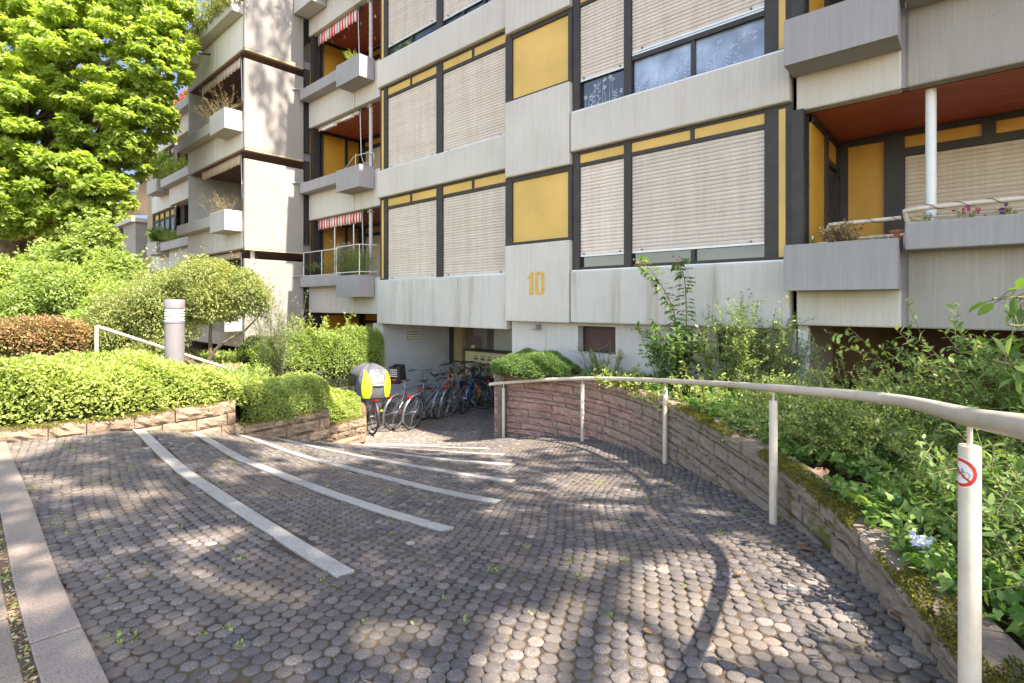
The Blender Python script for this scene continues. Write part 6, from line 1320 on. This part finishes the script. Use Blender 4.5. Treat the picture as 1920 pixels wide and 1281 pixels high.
# ------------------------------------------------------------------ things on the balconies
dr = thing('drying_rack', 'white folding clothes drying rack on the middle left balcony', 'drying rack', loc=(0,0,0)); m = MB()
zz = Bk(1)+1.22
m.tube([(-14.3,7.62,zz-.14), (-12.0,7.62,zz-.02), (-11.9,7.9,zz-.02)], .010, 6)
for i in range(4): m.tube([(-14.2,7.66+.06*i,zz-.12), (-12.1,7.66+.06*i,zz)], .005, 4)
P('rack_wires', m, M['alu'], dr); P('rack_wing', MB().tube(cr([(-13.2,7.65,zz-.1), (-12.7,7.65,zz+.18), (-12.45,7.65,zz+.26), (-11.7,7.65,zz+.20), (-11.6,7.65,zz+.02)], 5), .010, 6), M['alu'], dr); P('rack_leg', MB().tube([(-12.6,7.7,zz-.8), (-12.55,7.7,zz+.35)], .010, 6), M['alu'], dr); P('rack_leg', MB().tube([(-12.0,7.9,zz-.8), (-12.1,7.6,zz+.15)], .010, 6), M['alu'], dr)
sg = thing('string_lights', 'string lights with clear bulbs hanging under the uppermost left balcony ceiling', 'lights'); zz = Bk(3)-.03; pts = []
for i in range(12):
    t = i/11; pts.append((-14.3+2.6*(i % 6)/5, 8.0+.8*(i//6)+.1*math.sin(i*2), zz-.12-.05*math.sin(i*3)))
m = MB()
for a_, b_ in ((0, 6), (6, 12)): m.tube(pts[a_:b_], .006, 4)
P('cable', m, M['black'], sg)
for p_ in pts: P('bulb', MB().lathe([(.008,.0),(.012,-.03),(.028,-.07),(.022,-.10),(.002,-.112)], c=p_, n=10), simple('clear_bulb', (.6,.6,.55), .1, bmp=0) if p_ is pts[0] else bpy.data.materials['clear_bulb'], sg, sm=True)
x, y, z = -1.62, 7.3, .66; t = thing('bottle', 'slim dark green bottle with white label at the left end of the grey planter', 'bottle', loc=(x+.08, y, z)); P('bottle_body', MB().lathe([(.014,0),(.014,.11),(.006,.135),(.006,.15)], n=12), simple('green_bottle', (.02,.10,.03), .15, bmp=0), t, sm=True); P('bottle_cap', MB().lathe([(.009,.12),(.009,.165)], n=10), M['white'], t, sm=True)
t = thing('flower_box', 'small blue and white patterned pot beside the dried hydrangea', 'pot', loc=(-1.40, 7.2, .67)); P('pot_body', MB().box(-.045, .045, -.03, .03, 0, .055), simple('blue_pattern', (.16,.30,.42), .5, var=.5, vs=60), t, bevel=.006); P('pot_rim', MB().box(-.048, .048, -.033, .033, .05, .06), M['white'], t)
t = thing('flower_pot', 'terracotta flower pot behind the right end of the grey planter', 'pot', loc=(-.72, 7.56, .70)); P('pot_body', MB().lathe([(.05,0),(.07,.13)], n=16), simple('terracotta', (.36,.12,.06), .8), t, sm=True); P('pot_rim', MB().lathe([(.078,.12),(.08,.15),(.065,.152)], n=16), bpy.data.materials['terracotta'], t, sm=True)
# ------------------------------------------------------------------ litter and fallen leaves
def onbed(u, v, z=-1.18): d = z*F0/(HZ-v); return ((u-CX)/F0*d, d)
a, b = onbed(1732, 1022, -1.10); t = tag(None or (lambda: None)() or link(bpy.data.objects.new('tmp', None)), 'x', 'x'); bpy.data.objects.remove(t)
m = MB(); rows = []
rs = random.Random(4)
for i in range(9):
    rows.append([(-.05+.10*j/8+rs.uniform(-.006,.006), -.032+.064*i/8+rs.uniform(-.006,.006), .018*math.sin(i*1.7+j)+.012*math.sin(j*2.3)+rs.uniform(-.004,.004)) for j in range(9)])
m.grid(rows)
def paperm():
    mt, nt, bs_, N, L = mat('printed_paper'); n = noise(nt, 38, 2); L.new(ramp(nt, n.outputs[0], [(.47, (.72,.72,.74)), (.52, (.30,.36,.68)), (.60, (.70,.70,.62)), (.66, (.72,.72,.74))]).outputs[0], bs_.inputs['Base Color']); return mt
o = m.build('paper_scrap', paperm(), sm=True); o.location = W3(a, b, -1.09); o.rotation_euler = (R(38), R(8), R(20)); tag(o, 'crumpled white and blue printed paper scrap lying in the ivy', 'litter')
def dryleaf(u, v, s, label, bed=False, curl=.35):
    c = onbed(u, v) if bed else hit(u, v); z = -1.17 if bed else zp1(*c)+.006
    V = []; rs = random.Random(int(u*7+v)); rows = []
    for i in range(7):
        t = i/6; hw = .42*math.sin(math.pi*min(1, t*.92+.04))**.8; rows.append([(t*s, q*hw*s*(1+rs.uniform(-.15,.15)), s*(.10*math.sin(t*4+1)+curl*q*q*.5)+.002) for q in (-1,-.5,0,.5,1)])
    m = MB().grid(rows); o = m.build('fallen_leaf', M['leafbrown'], sm=True); mm = o.modifiers.new('s', 'SOLIDIFY'); mm.thickness = .0012; o.location = W3(*c, z); o.rotation_euler = (rs.uniform(-.3,.3) if bed else 0, rs.uniform(-.3,.1), rs.uniform(0, 6.28)); return tag(o, label, 'leaf', 'fallen dry leaves')
M['leafbrown'] = simple('dry_leaf', (.26,.13,.07), .8, var=.35, vs=20)
dryleaf(1545, 888, .11, 'large curled brown leaf in the ivy just above the mossy wall', True, .35); dryleaf(1628, 992, .07, 'reddish brown curled leaf in the ivy below the large curled leaf', True, .4)
dryleaf(1690, 1172, .06, 'pale tan leaf lying at the foot of the curved wall near the picture bottom'); dryleaf(1512, 1003, .05, 'brown leaf at the wall foot right of the second handrail post'); dryleaf(1383, 1084, .05, 'small tan leaf on open paving left of the wall')
dryleaf(1498, 1035, .11, 'long pale strip leaf on the sunlit paving near the wall', False, .2); dryleaf(1205, 1190, .04, 'small orange leaf on the paving at the bottom middle of the picture'); dryleaf(1370, 925, .05, 'small brown leaf on the paving between two handrail posts')
